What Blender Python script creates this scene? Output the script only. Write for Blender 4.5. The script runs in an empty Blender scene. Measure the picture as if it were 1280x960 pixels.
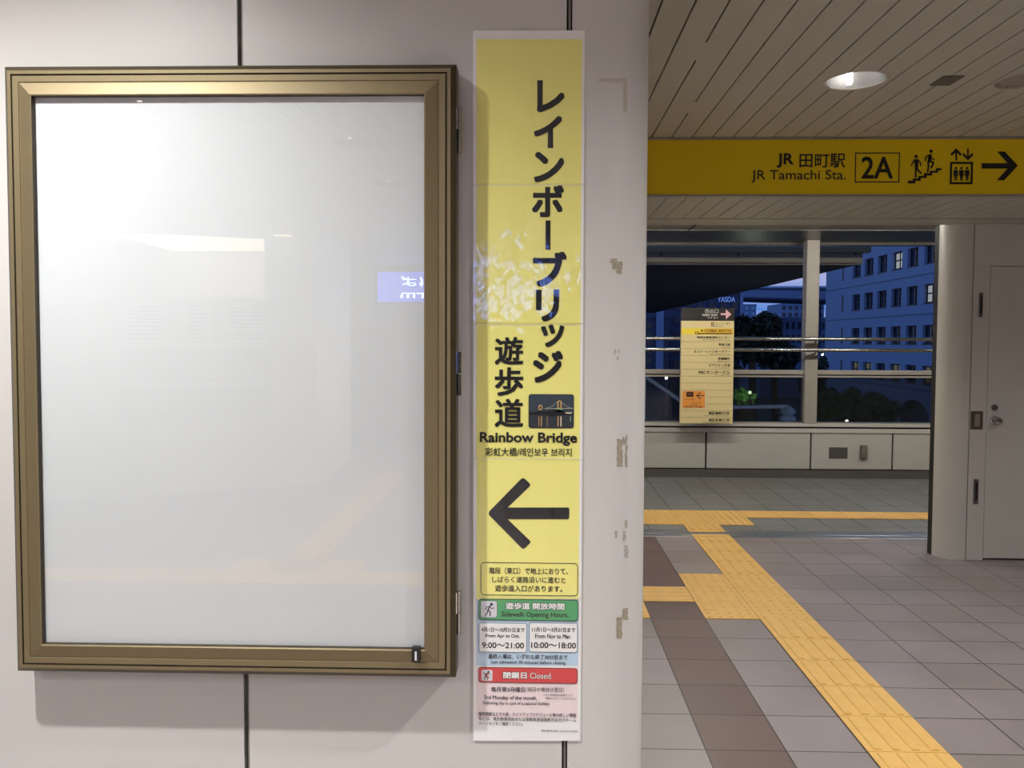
import bpy, bmesh, math, random
from math import pi, sin, cos, radians as rad
random.seed(7)
SC = bpy.context.scene
COL = SC.collection

# ------------------------------------------------------------------ camera
FPX, CX, CY, H = 1036.0, 640.0, 470.0, 1.525
PIT, YAW, ROL = rad(2.416), rad(1.549), rad(0.225)
def vsub(a, b): return (a[0]-b[0], a[1]-b[1], a[2]-b[2])
def _axes():
    f = (-sin(YAW)*cos(PIT), cos(YAW)*cos(PIT), -sin(PIT))
    n = math.hypot(f[0], f[1]); r = (f[1]/n, -f[0]/n, 0.0)
    u = (r[1]*f[2]-r[2]*f[1], r[2]*f[0]-r[0]*f[2], r[0]*f[1]-r[1]*f[0])
    c, s = cos(ROL), sin(ROL)
    r2 = tuple(r[i]*c+u[i]*s for i in range(3)); u2 = tuple(-r[i]*s+u[i]*c for i in range(3))
    return r2, u2, f
AR, AU, AF = _axes()
def ray(px, py):
    a, b = (px-CX)/FPX, (CY-py)/FPX
    return tuple(AR[i]*a+AU[i]*b+AF[i] for i in range(3))
def at(px, py, Y):
    "point of the photo's line of sight on the plane y = Y"
    d = ray(px, py); t = Y/d[1]
    return (d[0]*t, Y, H+d[2]*t)
def atz(px, py, Z):
    d = ray(px, py); t = (Z-H)/d[2]
    return (d[0]*t, d[1]*t, Z)
def AX(px, py, Y): return at(px, py, Y)[0]
def AZ(px, py, Y): return at(px, py, Y)[2]

cd = bpy.data.cameras.new('camera'); cam = bpy.data.objects.new('camera', cd); COL.objects.link(cam)
cd.sensor_width = 36; cd.lens = 36*FPX/1280; cd.shift_y = -(480-CY)/1280
cd.clip_start = 0.02; cd.clip_end = 2000
from mathutils import Matrix
cam.matrix_world = Matrix(((AR[0], AU[0], -AF[0], 0), (AR[1], AU[1], -AF[1], 0), (AR[2], AU[2], -AF[2], H), (0, 0, 0, 1)))
SC.camera = cam
SC.view_settings.view_transform = 'Standard'
SC.view_settings.look = 'None'
SC.view_settings.gamma = 1
SC.view_settings.exposure = 0.14
SC.view_settings.use_curve_mapping = False
SC.cycles.use_denoising = True
SC.cycles.sample_clamp_indirect = 4
SC.cycles.max_bounces = 10
SC.cycles.diffuse_bounces = 6

LAMP_W = 175.0          # downlights near the wall
TUBE_E = 180.0           # fluorescent tubes over the deck outside

# ------------------------------------------------------------------ sky at dusk
w = bpy.data.worlds.new('dusk_sky'); SC.world = w; w.use_nodes = True
nt = w.node_tree; nt.nodes.clear()
def nn(t, k, **kw):
    n = t.nodes.new(k)
    for a, v in kw.items(): setattr(n, a, v)
    return n
tc = nn(nt, 'ShaderNodeTexCoord'); sep = nn(nt, 'ShaderNodeSeparateXYZ')
nt.links.new(tc.outputs['Generated'], sep.inputs[0])
rmp = nn(nt, 'ShaderNodeValToRGB'); cr = rmp.color_ramp
cr.elements[0].position = 0.0; cr.elements[0].color = (0.8, 0.8, 1.3, 1)
cr.elements[1].position = 0.6; cr.elements[1].color = (0.14, 0.36, 0.80, 1)
for p_, c_ in ((0.022, (0.62, 0.72, 1.35, 1)), (0.042, (0.17, 0.46, 1.25, 1)), (0.075, (0.85, 0.85, 1.3, 1)), (0.16, (0.18, 0.42, 0.95, 1))):
    e = cr.elements.new(p_); e.color = c_
nz = nn(nt, 'ShaderNodeTexNoise'); nz.inputs['Scale'].default_value = 9
mp = nn(nt, 'ShaderNodeMapping'); mp.inputs['Scale'].default_value = (1, 1, 6)
nt.links.new(tc.outputs['Generated'], mp.inputs[0]); nt.links.new(mp.outputs[0], nz.inputs[0])
mm = nn(nt, 'ShaderNodeMath', operation='MULTIPLY_ADD'); mm.inputs[1].default_value = 0.05; mm.inputs[2].default_value = -0.025
nt.links.new(nz.outputs[0], mm.inputs[0])
ad = nn(nt, 'ShaderNodeMath', operation='ADD'); nt.links.new(sep.outputs[2], ad.inputs[0]); nt.links.new(mm.outputs[0], ad.inputs[1])
nt.links.new(ad.outputs[0], rmp.inputs[0])
bg = nn(nt, 'ShaderNodeBackground'); bg.inputs[1].default_value = 0.5
nt.links.new(rmp.outputs[0], bg.inputs[0])
wo = nn(nt, 'ShaderNodeOutputWorld'); nt.links.new(bg.outputs[0], wo.inputs[0])

# ------------------------------------------------------------------ materials
def lin(c):
    return tuple((v/255/12.92 if v/255 <= .04045 else ((v/255+.055)/1.055)**2.4) for v in c)
MATS = {}
def mat(name, c, rough=.5, metal=0., var=.06, scale=8., spec=.5, bump=0., bscale=40., coat=0., emit=0., stretch=(1, 1, 1), coat_rough=.03):
    if name in MATS: return MATS[name]
    m = bpy.data.materials.new(name); m.use_nodes = True; t = m.node_tree
    b = t.nodes['Principled BSDF']; L = t.links
    g = nn(t, 'ShaderNodeNewGeometry'); mpn = nn(t, 'ShaderNodeMapping'); mpn.inputs['Scale'].default_value = stretch
    L.new(g.outputs['Position'], mpn.inputs[0])
    n = nn(t, 'ShaderNodeTexNoise'); n.inputs['Scale'].default_value = scale; n.inputs['Detail'].default_value = 4
    L.new(mpn.outputs[0], n.inputs[0])
    mx = nn(t, 'ShaderNodeMix', data_type='RGBA')
    lc = lin(c); mx.inputs[6].default_value = tuple(v*(1-var) for v in lc)+(1,); mx.inputs[7].default_value = tuple(min(1, v*(1+var)) for v in lc)+(1,)
    L.new(n.outputs[0], mx.inputs[0]); L.new(mx.outputs[2], b.inputs['Base Color'])
    b.inputs['Roughness'].default_value = rough; b.inputs['Metallic'].default_value = metal
    b.inputs['Specular IOR Level'].default_value = spec
    b.inputs['Coat Weight'].default_value = coat; b.inputs['Coat Roughness'].default_value = coat_rough
    if emit:
        L.new(mx.outputs[2], b.inputs['Emission Color']); b.inputs['Emission Strength'].default_value = emit
    if bump:
        n2 = nn(t, 'ShaderNodeTexNoise'); n2.inputs['Scale'].default_value = bscale; n2.inputs['Detail'].default_value = 3
        L.new(mpn.outputs[0], n2.inputs[0])
        bp = nn(t, 'ShaderNodeBump'); bp.inputs['Strength'].default_value = bump; bp.inputs['Distance'].default_value = .01
        L.new(n2.outputs[0], bp.inputs['Height']); L.new(bp.outputs[0], b.inputs['Normal'])
        if coat: L.new(bp.outputs[0], b.inputs['Coat Normal'])
    MATS[name] = m
    return m
def glow(name, c, s):
    if name in MATS: return MATS[name]
    m = bpy.data.materials.new(name); m.use_nodes = True; t = m.node_tree; t.nodes.clear()
    e = nn(t, 'ShaderNodeEmission'); e.inputs[0].default_value = lin(c)+(1,); e.inputs[1].default_value = s
    o = nn(t, 'ShaderNodeOutputMaterial'); t.links.new(e.outputs[0], o.inputs[0]); MATS[name] = m
    return m
def glass(name, tint, base=.045, mesh=False):
    if name in MATS: return MATS[name]
    m = bpy.data.materials.new(name); m.use_nodes = True; t = m.node_tree; t.nodes.clear(); L = t.links
    tr = nn(t, 'ShaderNodeBsdfTransparent'); tr.inputs[0].default_value = tint+(1,)
    gl = nn(t, 'ShaderNodeBsdfGlossy'); gl.inputs['Roughness'].default_value = .0
    lw = nn(t, 'ShaderNodeLayerWeight'); lw.inputs[0].default_value = .5
    pw = nn(t, 'ShaderNodeMath', operation='POWER'); pw.inputs[1].default_value = 5; L.new(lw.outputs['Facing'], pw.inputs[0])
    ma = nn(t, 'ShaderNodeMath', operation='MULTIPLY_ADD'); ma.inputs[1].default_value = .92; ma.inputs[2].default_value = base; L.new(pw.outputs[0], ma.inputs[0])
    mix = nn(t, 'ShaderNodeMixShader'); L.new(ma.outputs[0], mix.inputs[0]); L.new(tr.outputs[0], mix.inputs[1]); L.new(gl.outputs[0], mix.inputs[2])
    out = mix
    if mesh:                                             # wire net cast in the glass
        g = nn(t, 'ShaderNodeNewGeometry'); sp = nn(t, 'ShaderNodeSeparateXYZ'); L.new(g.outputs['Position'], sp.inputs[0])
        fs = []
        for op in ('ADD', 'SUBTRACT'):
            a = nn(t, 'ShaderNodeMath', operation=op); L.new(sp.outputs[0], a.inputs[0]); L.new(sp.outputs[2], a.inputs[1])
            k = nn(t, 'ShaderNodeMath', operation='MULTIPLY'); k.inputs[1].default_value = 38; L.new(a.outputs[0], k.inputs[0])
            fr = nn(t, 'ShaderNodeMath', operation='FRACT'); L.new(k.outputs[0], fr.inputs[0])
            lt = nn(t, 'ShaderNodeMath', operation='LESS_THAN'); lt.inputs[1].default_value = .12; L.new(fr.outputs[0], lt.inputs[0]); fs.append(lt)
        mxm = nn(t, 'ShaderNodeMath', operation='MAXIMUM'); L.new(fs[0].outputs[0], mxm.inputs[0]); L.new(fs[1].outputs[0], mxm.inputs[1])
        df = nn(t, 'ShaderNodeBsdfDiffuse'); df.inputs[0].default_value = (.03, .03, .03, 1)
        m2 = nn(t, 'ShaderNodeMixShader'); L.new(mxm.outputs[0], m2.inputs[0]); L.new(mix.outputs[0], m2.inputs[1]); L.new(df.outputs[0], m2.inputs[2]); out = m2
    o = nn(t, 'ShaderNodeOutputMaterial'); L.new(out.outputs[0], o.inputs[0]); MATS[name] = m
    return m
def grid_mat(name, c, ox, oy, px, py, c2=None, mortar=.0055, rough=.45, cm=(34, 31, 30), sheen=.5):
    "square floor tiles with thin dark joints"
    m = bpy.data.materials.new(name); m.use_nodes = True; t = m.node_tree; b = t.nodes['Principled BSDF']; L = t.links
    g = nn(t, 'ShaderNodeNewGeometry'); sp = nn(t, 'ShaderNodeSeparateXYZ'); L.new(g.outputs['Position'], sp.inputs[0])
    cells, lines = [], []
    for k, (o, p) in enumerate(((ox, px), (oy, py))):
        a = nn(t, 'ShaderNodeMath', operation='SUBTRACT'); a.inputs[1].default_value = o; L.new(sp.outputs[k], a.inputs[0])
        d = nn(t, 'ShaderNodeMath', operation='DIVIDE'); d.inputs[1].default_value = p; L.new(a.outputs[0], d.inputs[0])
        fl = nn(t, 'ShaderNodeMath', operation='FLOOR'); L.new(d.outputs[0], fl.inputs[0]); cells.append(fl)
        fr = nn(t, 'ShaderNodeMath', operation='FRACT'); L.new(d.outputs[0], fr.inputs[0])
        s = nn(t, 'ShaderNodeMath', operation='SUBTRACT'); s.inputs[1].default_value = .5; L.new(fr.outputs[0], s.inputs[0])
        ab = nn(t, 'ShaderNodeMath', operation='ABSOLUTE'); L.new(s.outputs[0], ab.inputs[0])
        gt = nn(t, 'ShaderNodeMath', operation='GREATER_THAN'); gt.inputs[1].default_value = .5-mortar/p/2; L.new(ab.outputs[0], gt.inputs[0]); lines.append(gt)
    mxm = nn(t, 'ShaderNodeMath', operation='MAXIMUM'); L.new(lines[0].outputs[0], mxm.inputs[0]); L.new(lines[1].outputs[0], mxm.inputs[1])
    cb = nn(t, 'ShaderNodeCombineXYZ'); L.new(cells[0].outputs[0], cb.inputs[0]); L.new(cells[1].outputs[0], cb.inputs[1])
    wn = nn(t, 'ShaderNodeTexWhiteNoise', noise_dimensions='2D'); L.new(cb.outputs[0], wn.inputs[0])
    mx = nn(t, 'ShaderNodeMix', data_type='RGBA'); lc = lin(c); l2 = lin(c2 or c)
    mx.inputs[6].default_value = tuple(v*.90 for v in lc)+(1,); mx.inputs[7].default_value = tuple(v*1.10 for v in l2)+(1,); L.new(wn.outputs[0], mx.inputs[0])
    nz = nn(t, 'ShaderNodeTexNoise'); nz.inputs['Scale'].default_value = 2.2; nz.inputs['Detail'].default_value = 6; L.new(g.outputs['Position'], nz.inputs[0])
    ml = nn(t, 'ShaderNodeMix', data_type='RGBA', blend_type='MULTIPLY'); ml.inputs[0].default_value = .45
    L.new(mx.outputs[2], ml.inputs[6]); L.new(nz.outputs[0], ml.inputs[7])
    nz.normalize = True
    mo = nn(t, 'ShaderNodeMix', data_type='RGBA'); L.new(mxm.outputs[0], mo.inputs[0]); L.new(ml.outputs[2], mo.inputs[6]); mo.inputs[7].default_value = lin(cm)+(1,)
    L.new(mo.outputs[2], b.inputs['Base Color'])
    rr = nn(t, 'ShaderNodeMath', operation='MULTIPLY_ADD'); rr.inputs[1].default_value = .3; rr.inputs[2].default_value = rough-.15; L.new(nz.outputs[0], rr.inputs[0])
    L.new(rr.outputs[0], b.inputs['Roughness']); b.inputs['Specular IOR Level'].default_value = sheen
    n3 = nn(t, 'ShaderNodeTexNoise'); n3.inputs['Scale'].default_value = 160; L.new(g.outputs['Position'], n3.inputs[0])
    su = nn(t, 'ShaderNodeMath', operation='MULTIPLY_ADD'); su.inputs[1].default_value = -2.; L.new(mxm.outputs[0], su.inputs[0]); L.new(n3.outputs[0], su.inputs[2])
    bp = nn(t, 'ShaderNodeBump'); bp.inputs['Strength'].default_value = .25; bp.inputs['Distance'].default_value = .002; L.new(su.outputs[0], bp.inputs['Height']); L.new(bp.outputs[0], b.inputs['Normal'])
    return m

# ------------------------------------------------------------------ mesh helpers
def origin(o):
    x = y = z = 0.
    while o is not None:
        x += o.location.x; y += o.location.y; z += o.location.z; o = o.parent
    return (x, y, z)
class MB:
    def __init__(s): s.v, s.f, s.m = [], [], []
    def add(s, vs, fs, m=0):
        n = len(s.v); s.v += [tuple(v) for v in vs]
        for f in fs: s.f.append([i+n for i in f]); s.m.append(m)
        return s
    def box(s, x0, x1, y0, y1, z0, z1, m=0):
        vs = [(x, y, z) for z in (z0, z1) for y in (y0, y1) for x in (x0, x1)]
        return s.add(vs, [(0, 2, 3, 1), (4, 5, 7, 6), (0, 1, 5, 4), (2, 6, 7, 3), (0, 4, 6, 2), (1, 3, 7, 5)], m)
    def bbox(s, x0, x1, y0, y1, z0, z1, b=.004, m=0):
        "box with bevelled edges"
        bm = bmesh.new(); bmesh.ops.create_cube(bm, size=1)
        for v in bm.verts: v.co = ((x0+x1)/2+v.co.x*(x1-x0), (y0+y1)/2+v.co.y*(y1-y0), (z0+z1)/2+v.co.z*(z1-z0))
        bmesh.ops.bevel(bm, geom=bm.edges[:], offset=b, segments=2, affect='EDGES', profile=.6)
        s.bm(bm, m); return s
    def bm(s, bm, m=0):
        bm.verts.index_update(); s.add([v.co[:] for v in bm.verts], [[v.index for v in f.verts] for f in bm.faces], m); bm.free()
    def prism(s, pts, ax, a, b, m=0):
        "closed 2D outline extruded along axis ax from a to b; pts are the two other coordinates in order"
        def P(p, t): return {'x': (t, p[0], p[1]), 'y': (p[0], t, p[1]), 'z': (p[0], p[1], t)}[ax]
        n = len(pts)
        return s.add([P(p, a) for p in pts]+[P(p, b) for p in pts], [list(range(n))[::-1], list(range(n, 2*n))]+[(i, (i+1) % n, n+(i+1) % n, n+i) for i in range(n)], m)
    def lathe(s, prof, c, ax='z', n=24, m=0, cap=False):
        "profile of (radius, height) turned about an axis through c"
        vs, fs = [], []
        for r, h in prof:
            for k in range(n):
                a = 2*pi*k/n; p, q = r*cos(a), r*sin(a)
                vs.append({'z': (c[0]+p, c[1]+q, c[2]+h), 'y': (c[0]+p, c[1]+h, c[2]+q), 'x': (c[0]+h, c[1]+p, c[2]+q)}[ax])
        for i in range(len(prof)-1):
            for k in range(n):
                fs.append((i*n+k, i*n+(k+1) % n, (i+1)*n+(k+1) % n, (i+1)*n+k))
        if cap: fs += [list(range(n))[::-1], [(len(prof)-1)*n+k for k in range(n)]]
        return s.add(vs, fs, m)
    def tube(s, pts, r, n=10, m=0):
        from mathutils import Vector
        P = [Vector(p) for p in pts]; rings = []
        for i, p in enumerate(P):
            d = (P[min(i+1, len(P)-1)]-P[max(i-1, 0)]).normalized()
            a = d.orthogonal().normalized() if i == 0 else (rings[-1][1]-d*rings[-1][1].dot(d)).normalized()
            rings.append((p, a, d.cross(a)))
        vs, fs = [], []
        for p, a, b in rings:
            for k in range(n):
                t = 2*pi*k/n; vs.append((p+a*(r*cos(t))+b*(r*sin(t)))[:])
        for i in range(len(P)-1):
            for k in range(n): fs.append((i*n+k, i*n+(k+1) % n, (i+1)*n+(k+1) % n, (i+1)*n+k))
        fs += [list(range(n))[::-1], [(len(P)-1)*n+k for k in range(n)]]
        return s.add(vs, fs, m)
    def build(s, name, mats, parent=None, smooth=False, fix=True):
        me = bpy.data.meshes.new(name); o = bpy.data.objects.new(name, me); COL.objects.link(o)
        off = (0, 0, 0)
        if parent is not None: o.parent = parent; off = origin(parent)
        me.from_pydata([vsub(v, off) for v in s.v], [], s.f)
        for q in (mats if isinstance(mats, (list, tuple)) else [mats]): me.materials.append(q)
        me.polygons.foreach_set('material_index', s.m)
        if fix:
            bm = bmesh.new(); bm.from_mesh(me); bmesh.ops.recalc_face_normals(bm, faces=bm.faces); bm.to_mesh(me); bm.free()
        if smooth:
            me.polygons.foreach_set('use_smooth', [True]*len(me.polygons)); me.set_sharp_from_angle(angle=rad(40))
        me.update()
        return o
def tag(o, label, cat, group=None, kind=None):
    o['label'] = label; o['category'] = cat
    if group: o['group'] = group
    if kind: o['kind'] = kind
    return o
def thing(name, loc, label, cat, group=None):
    o = bpy.data.objects.new(name, None); COL.objects.link(o); o.location = loc; o.empty_display_size = .1
    return tag(o, label, cat, group)
def struct(o): o['kind'] = 'structure'; return o
def copy_tree(o, parent=None):
    c = o.copy(); COL.objects.link(c); c.parent = parent
    for ch in list(o.children): copy_tree(ch, c)
    return c

# flat printed shapes on a plane facing the viewer (y = Y)
_GL = {}
def glyphs(body, bold):
    key = (body, bold)
    if key not in _GL:
        c = bpy.data.curves.new('t', 'FONT'); c.body = body; c.size = 1; c.offset = bold; c.resolution_u = 3
        o = bpy.data.objects.new('t', c); COL.objects.link(o)
        dg = bpy.context.evaluated_depsgraph_get(); dg.update()
        me = bpy.data.meshes.new_from_object(o.evaluated_get(dg))
        vs = [(v.co.x, v.co.y) for v in me.vertices]; fs = [list(p.vertices) for p in me.polygons]
        bpy.data.objects.remove(o); bpy.data.curves.remove(c); bpy.data.meshes.remove(me)
        x0 = min(v[0] for v in vs); x1 = max(v[0] for v in vs); y0 = min(v[1] for v in vs); y1 = max(v[1] for v in vs)
        _GL[key] = ([((v[0]-x0)/(x1-x0), (v[1]-y0)/max(1e-6, y1-y0)) for v in vs], fs)
    return _GL[key]
class Flat(MB):
    def __init__(s, Y): super().__init__(); s.Y = Y
    def W(s, p): q = at(p[0], p[1], s.Y); return (q[0], q[2])
    def up(s, d=.0004): s.Y -= d; return s
    def poly(s, pts, m=0, world=False):
        q = pts if world else [s.W(p) for p in pts]
        a = sum(q[i][0]*q[(i+1) % len(q)][1]-q[(i+1) % len(q)][0]*q[i][1] for i in range(len(q)))
        if a < 0: q = q[::-1]
        return s.add([(x, s.Y, z) for x, z in q], [list(range(len(q)))], m)
    def wrect(s, x0, y0, x1, y1):
        xm, ym = (x0+x1)/2, (y0+y1)/2
        return at(x0, ym, s.Y)[0], at(x1, ym, s.Y)[0], at(xm, y1, s.Y)[2], at(xm, y0, s.Y)[2]
    def rect(s, x0, y0, x1, y1, m=0):
        a, b, c, d = s.wrect(x0, y0, x1, y1); return s.poly([(a, c), (b, c), (b, d), (a, d)], m, True)
    def rpts(s, a, b, c, d, r, n=5):
        out = []
        for cx, cz, t0 in ((b-r, c+r, -90), (b-r, d-r, 0), (a+r, d-r, 90), (a+r, c+r, 180)):
            out += [(cx+r*cos(rad(t0+90*k/n)), cz+r*sin(rad(t0+90*k/n))) for k in range(n+1)]
        return out
    def rrect(s, x0, y0, x1, y1, r, m=0):
        a, b, c, d = s.wrect(x0, y0, x1, y1); k = s.Y/FPX
        return s.poly(s.rpts(a, b, c, d, r*k), m, True)
    def rring(s, x0, y0, x1, y1, r, t, m=0):
        a, b, c, d = s.wrect(x0, y0, x1, y1); k = s.Y/FPX
        A = s.rpts(a, b, c, d, max(r, .01)*k); B = s.rpts(a+t*k, b-t*k, c+t*k, d-t*k, max(r-t, .01)*k); n = len(A)
        return s.add([(x, s.Y, z) for x, z in A+B], [(i, (i+1) % n, n+(i+1) % n, n+i) for i in range(n)], m)
    def disc(s, x, y, r, m=0, n=20):
        c = s.W((x, y)); k = s.Y/FPX
        return s.poly([(c[0]+r*k*cos(2*pi*i/n), c[1]+r*k*sin(2*pi*i/n)) for i in range(n)], m, True)
    def stroke(s, pts, wd, m=0, cap=True):
        for i in range(len(pts)-1):
            (x0, y0), (x1, y1) = pts[i], pts[i+1]; L = math.hypot(x1-x0, y1-y0) or 1
            nx, ny = -(y1-y0)/L*wd/2, (x1-x0)/L*wd/2
            s.poly([(x0+nx, y0+ny), (x1+nx, y1+ny), (x1-nx, y1-ny), (x0-nx, y0-ny)], m)
        if cap:
            for p in pts: s.disc(p[0], p[1], wd/2, m, 10)
        return s
    def text(s, body, x0, y0, x1, y1, m=0, bold=.0):
        a, b, c, d = s.wrect(x0, y0, x1, y1); cjk = any(ord(k) > 0x2fff for k in body)
        if bold <= 0 or (not cjk and bold >= .025):
            vs, fs = glyphs(body, bold)
            return s.add([(a+(b-a)*u, s.Y, c+(d-c)*v) for u, v in vs], fs, m)
        vs, fs = glyphs(body, 0); t = bold*(d-c); a += t; b -= t; c += t; d -= t      # heavier strokes
        for k, (ox, oz) in enumerate(((-t, -t), (t, -t), (-t, t), (t, t)) if bold < .02 else ((-t, -t), (t, -t), (-t, t), (t, t), (0, -t), (0, t), (-t, 0), (t, 0))):
            s.add([(a+(b-a)*u+ox, s.Y-k*2e-5, c+(d-c)*v+oz) for u, v in vs], fs, m)
        return s
    def build(s, name, mats, parent=None): return super().build(name, mats, parent, fix=False)

# ------------------------------------------------------------------ colours of things
WALL = mat('wall_enamel', (206, 203, 199), rough=.42, var=.025, scale=1.3, bump=.02, bscale=300)
WALLG = mat('painted_steel', (200, 197, 188), rough=.38, var=.05, scale=3)
JOINT = mat('joint_rubber', (22, 21, 20), rough=.8)
JOINTG = mat('joint_filler', (120, 116, 110), rough=.7)
BACKW = mat('plain_wall', (196, 192, 186), rough=.6)
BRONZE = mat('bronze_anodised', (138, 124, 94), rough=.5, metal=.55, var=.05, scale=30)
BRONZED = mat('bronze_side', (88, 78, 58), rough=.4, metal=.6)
BLACK = mat('black_plastic', (18, 18, 19), rough=.35)
STEEL = mat('brushed_steel', (178, 176, 172), rough=.18, metal=1., var=.06, scale=60, stretch=(1, 20, 20))
STEELD = mat('dull_steel', (120, 116, 110), rough=.35, metal=.9)
SLAT = mat('ceiling_slat', (178, 176, 166), rough=.45, var=.04)
DARK = mat('shadow_gap', (14, 13, 12), rough=.9)

# ================================================================== SETTING
YW, YD, YP, YS, YT = 1.63, 5.85, 9.35, 4.70, 6.46      # near wall, door wall, parapet, lintel sign, threshold
ZC, ZS, ZK = 2.66, 2.35, 2.66                           # hall ceiling, dropped soffit, deck ceiling
GX, GY, PX_, PY_ = .648, 3.058, .299, .2945             # floor tile grid

# ---- floor: hall (one brown column), deck
HT = grid_mat('hall_tiles', (162, 150, 146), GX, GY, PX_, PY_, c2=(155, 144, 144), rough=.42)
BT = grid_mat('brown_tiles', (116, 94, 86), GX, GY, PX_, PY_, rough=.5)
DT = grid_mat('deck_tiles', (142, 140, 134), GX, GY, PX_, PY_, rough=.55, c2=(134, 135, 134), mortar=.008)
fl = MB()
for x0, x1, m in ((-6, GX, 0), (GX, GX+PX_, 1), (GX+PX_, 9, 0)): fl.box(x0, x1, -11, YT, -.15, 0, m)
fl.box(-6, 9, YT, YP+.3, -.15, 0, 2)
struct(fl.build('floor', [HT, BT, DT]))
th = MB()
for a, b, h in ((0, .075, .004), (.081, .145, .006), (.151, .225, .004)): th.prism([(YT+a, -.01), (YT+a, h-.002), (YT+a+.004, h), (YT+b-.004, h), (YT+b, h-.002), (YT+b, -.01)], 'x', -6, 9)
struct(th.build('trim_1', [mat('threshold_steel', (150, 154, 162), rough=.3, metal=.75, var=.15, scale=6, stretch=(1, 20, 1))]))

# ---- near wall: enamel panels with dark joints, the last one bends round the corner
R_ = .12
J1, J2 = AX(299.5, 0, YW), AX(712, 0, YW)
XC = .112; YC = YW+R_
wl = MB()
g_ = .0055
wl.box(-6, J1-g_, YW, YW+.06, 0, 2.9, 0)
wl.box(J1+g_, J2-g_, YW, YW+.06, 0, 2.9, 0)
pts = [(J2+g_, YW)]+[(XC+R_*sin(rad(a)), YC-R_*cos(rad(a))) for a in range(0, 91, 6)]+[(XC+R_, YD+.2), (XC, YD+.2), (XC, YW+.06), (J2+g_, YW+.06)]
wl.prism(pts, 'z', 0, 2.9, 0)
wl.box(-6, XC, YW+.06, YW+.12, 0, 2.9, 1)
wl.box(J1+g_*.2, J1+g_, YW+.004, YW+.07, 0, 2.9, 2)
wl.box(J2-g_*.35, J2+g_*.45, YW+.003, YW+.07, 0, 2.9, 2)
struct(wl.build('wall_front', [WALL, JOINT, JOINTG], smooth=True))

# ---- shell round the hall and deck (seen only as reflections and as what closes the light in)
for nm, b in (('wall_left', (-6.1, -6, -11.1, YP+.3, 0, 3.0)), ('wall_right', (9, 9.1, -11.1, YP+.3, 0, 3.0)), ('wall_back', (-6.1, 9.1, -11.1, -11, 0, 3.0))):
    struct(MB().box(*b).build(nm, [BACKW]))

# ---- downlight positions; the outlying unseen ones are added fill lamps
LIT = [(-1.05, .80, .18), (-1.05, -1.65, 1.75), (-1.05, -2.9, 2.0), (1.46, .98, 1.15), None, (1.46, -1.75, 1.9), (3.9, 1.1, .9), (3.9, -1.75, 1.1), (-1.9, -.92, .95), (3.9, 3.75, .32), (6.4, 3.75, .6), (1.46, -4.5, 1.6), (3.9, -4.5, 1.4), (-1.05, -6.4, 2.2), (-3.6, .8, .3)]
c1 = atz(1070, 100.5, ZC); LIT[4] = (c1[0], c1[1], .62)
c2 = atz(1278, 101, ZC); UNLIT = (c2[0]+.02, c2[1])
RL = .125

# ---- hall ceiling: long slats with dark grooves, real holes at the lamps
g0 = atz(815, 170.6, ZC)[0]; PITCH = .1123
cl = MB(); k0 = int((-6-g0)/PITCH)-1
for k in range(k0, k0+140):
    a = g0+k*PITCH+.0035; b = g0+(k+1)*PITCH-.0035
    if a > 9: break
    cl.box(max(a, -6), min(b, 9), -11, YS-.02, ZC, ZC+.02, 0)
cut = MB()
for q in LIT+[UNLIT]:
    cut.lathe([(RL, -.05), (RL, .08)], (q[0], q[1], ZC), n=40, cap=True)
co_ = cut.build('cutter', []); ce = cl.build('ceiling', [SLAT])
md = ce.modifiers.new('b', 'BOOLEAN'); md.operation = 'DIFFERENCE'; md.object = co_; md.solver = 'EXACT'
dg = bpy.context.evaluated_depsgraph_get(); dg.update()
me = bpy.data.meshes.new_from_object(ce.evaluated_get(dg)); ce.modifiers.clear(); ce.data = me; me.name = 'ceiling'
bpy.data.objects.remove(co_); struct(ce)
bk = MB(); bk.box(-6.1, 9.1, -11.1, YS, ZC+.16, ZC+.22); bk.box(-6, 9, -11, YS-.02, ZC+.018, ZC+.0195)
bko = bk.build('ceiling_void', [DARK]); struct(bko)
co_ = cut.build('cutter', [])
md = bko.modifiers.new('b', 'BOOLEAN'); md.operation = 'DIFFERENCE'; md.object = co_; md.solver = 'EXACT'
dg = bpy.context.evaluated_depsgraph_get(); dg.update()
me = bpy.data.meshes.new_from_object(bko.evaluated_get(dg)); bko.modifiers.clear(); bko.data = me
bpy.data.objects.remove(co_)
me.materials.clear(); me.materials.append(DARK)

# ---- dropped soffit behind the lintel sign, and the deck's own ceiling
YE = 5.62
so = MB(); k0 = int((-6-g0)/PITCH)-1
for k in range(k0, k0+140):
    a = g0+k*PITCH+.0028; b = g0+(k+1)*PITCH-.0028
    if a > 9: break
    so.box(max(a, -6), min(b, 9), YS+.05, YE, ZS, ZS+.015, 0)
so.box(-6, 9, YS+.04, YE+.05, ZS+.016, ZS+.03, 1)
so.box(-6, 9, YE+.006, YE+.28, ZS-.004, ZS+.35, 0)
so.box(-6, 9, YS+.02, YS+.06, ZS+.02, ZC+.2, 1)
struct(so.build('ceiling_soffit', [SLAT, DARK]))
DCEIL = mat('deck_ceiling', (150, 144, 132), rough=.5)
DBEAM = mat('deck_beam_metal', (96, 96, 93), rough=.32, metal=.15)
yb = atz(900, 287.5, ZK)[1]
kc = MB(); kc.box(-6, 9, YE+.28, yb, ZK, ZK+.1, 0)
kc.box(-6, 9, yb+.006, YP+.20, ZK-.004, ZK+.1, 1)
kc.box(-6.1, 9.1, YE+.2, YP+.35, ZK+.1, ZK+.2, 0)
kc.box(-6, 9, YP+.20, YP+.30, ZK-.035, ZK+.2, 2)
for px, py in ((868, 282), (1180, 287)):
    x = atz(px, py, ZK)[0]; kc.box(x-.008, x+.008, YE+.28, yb, ZK-.003, ZK+.01, 3)
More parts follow.
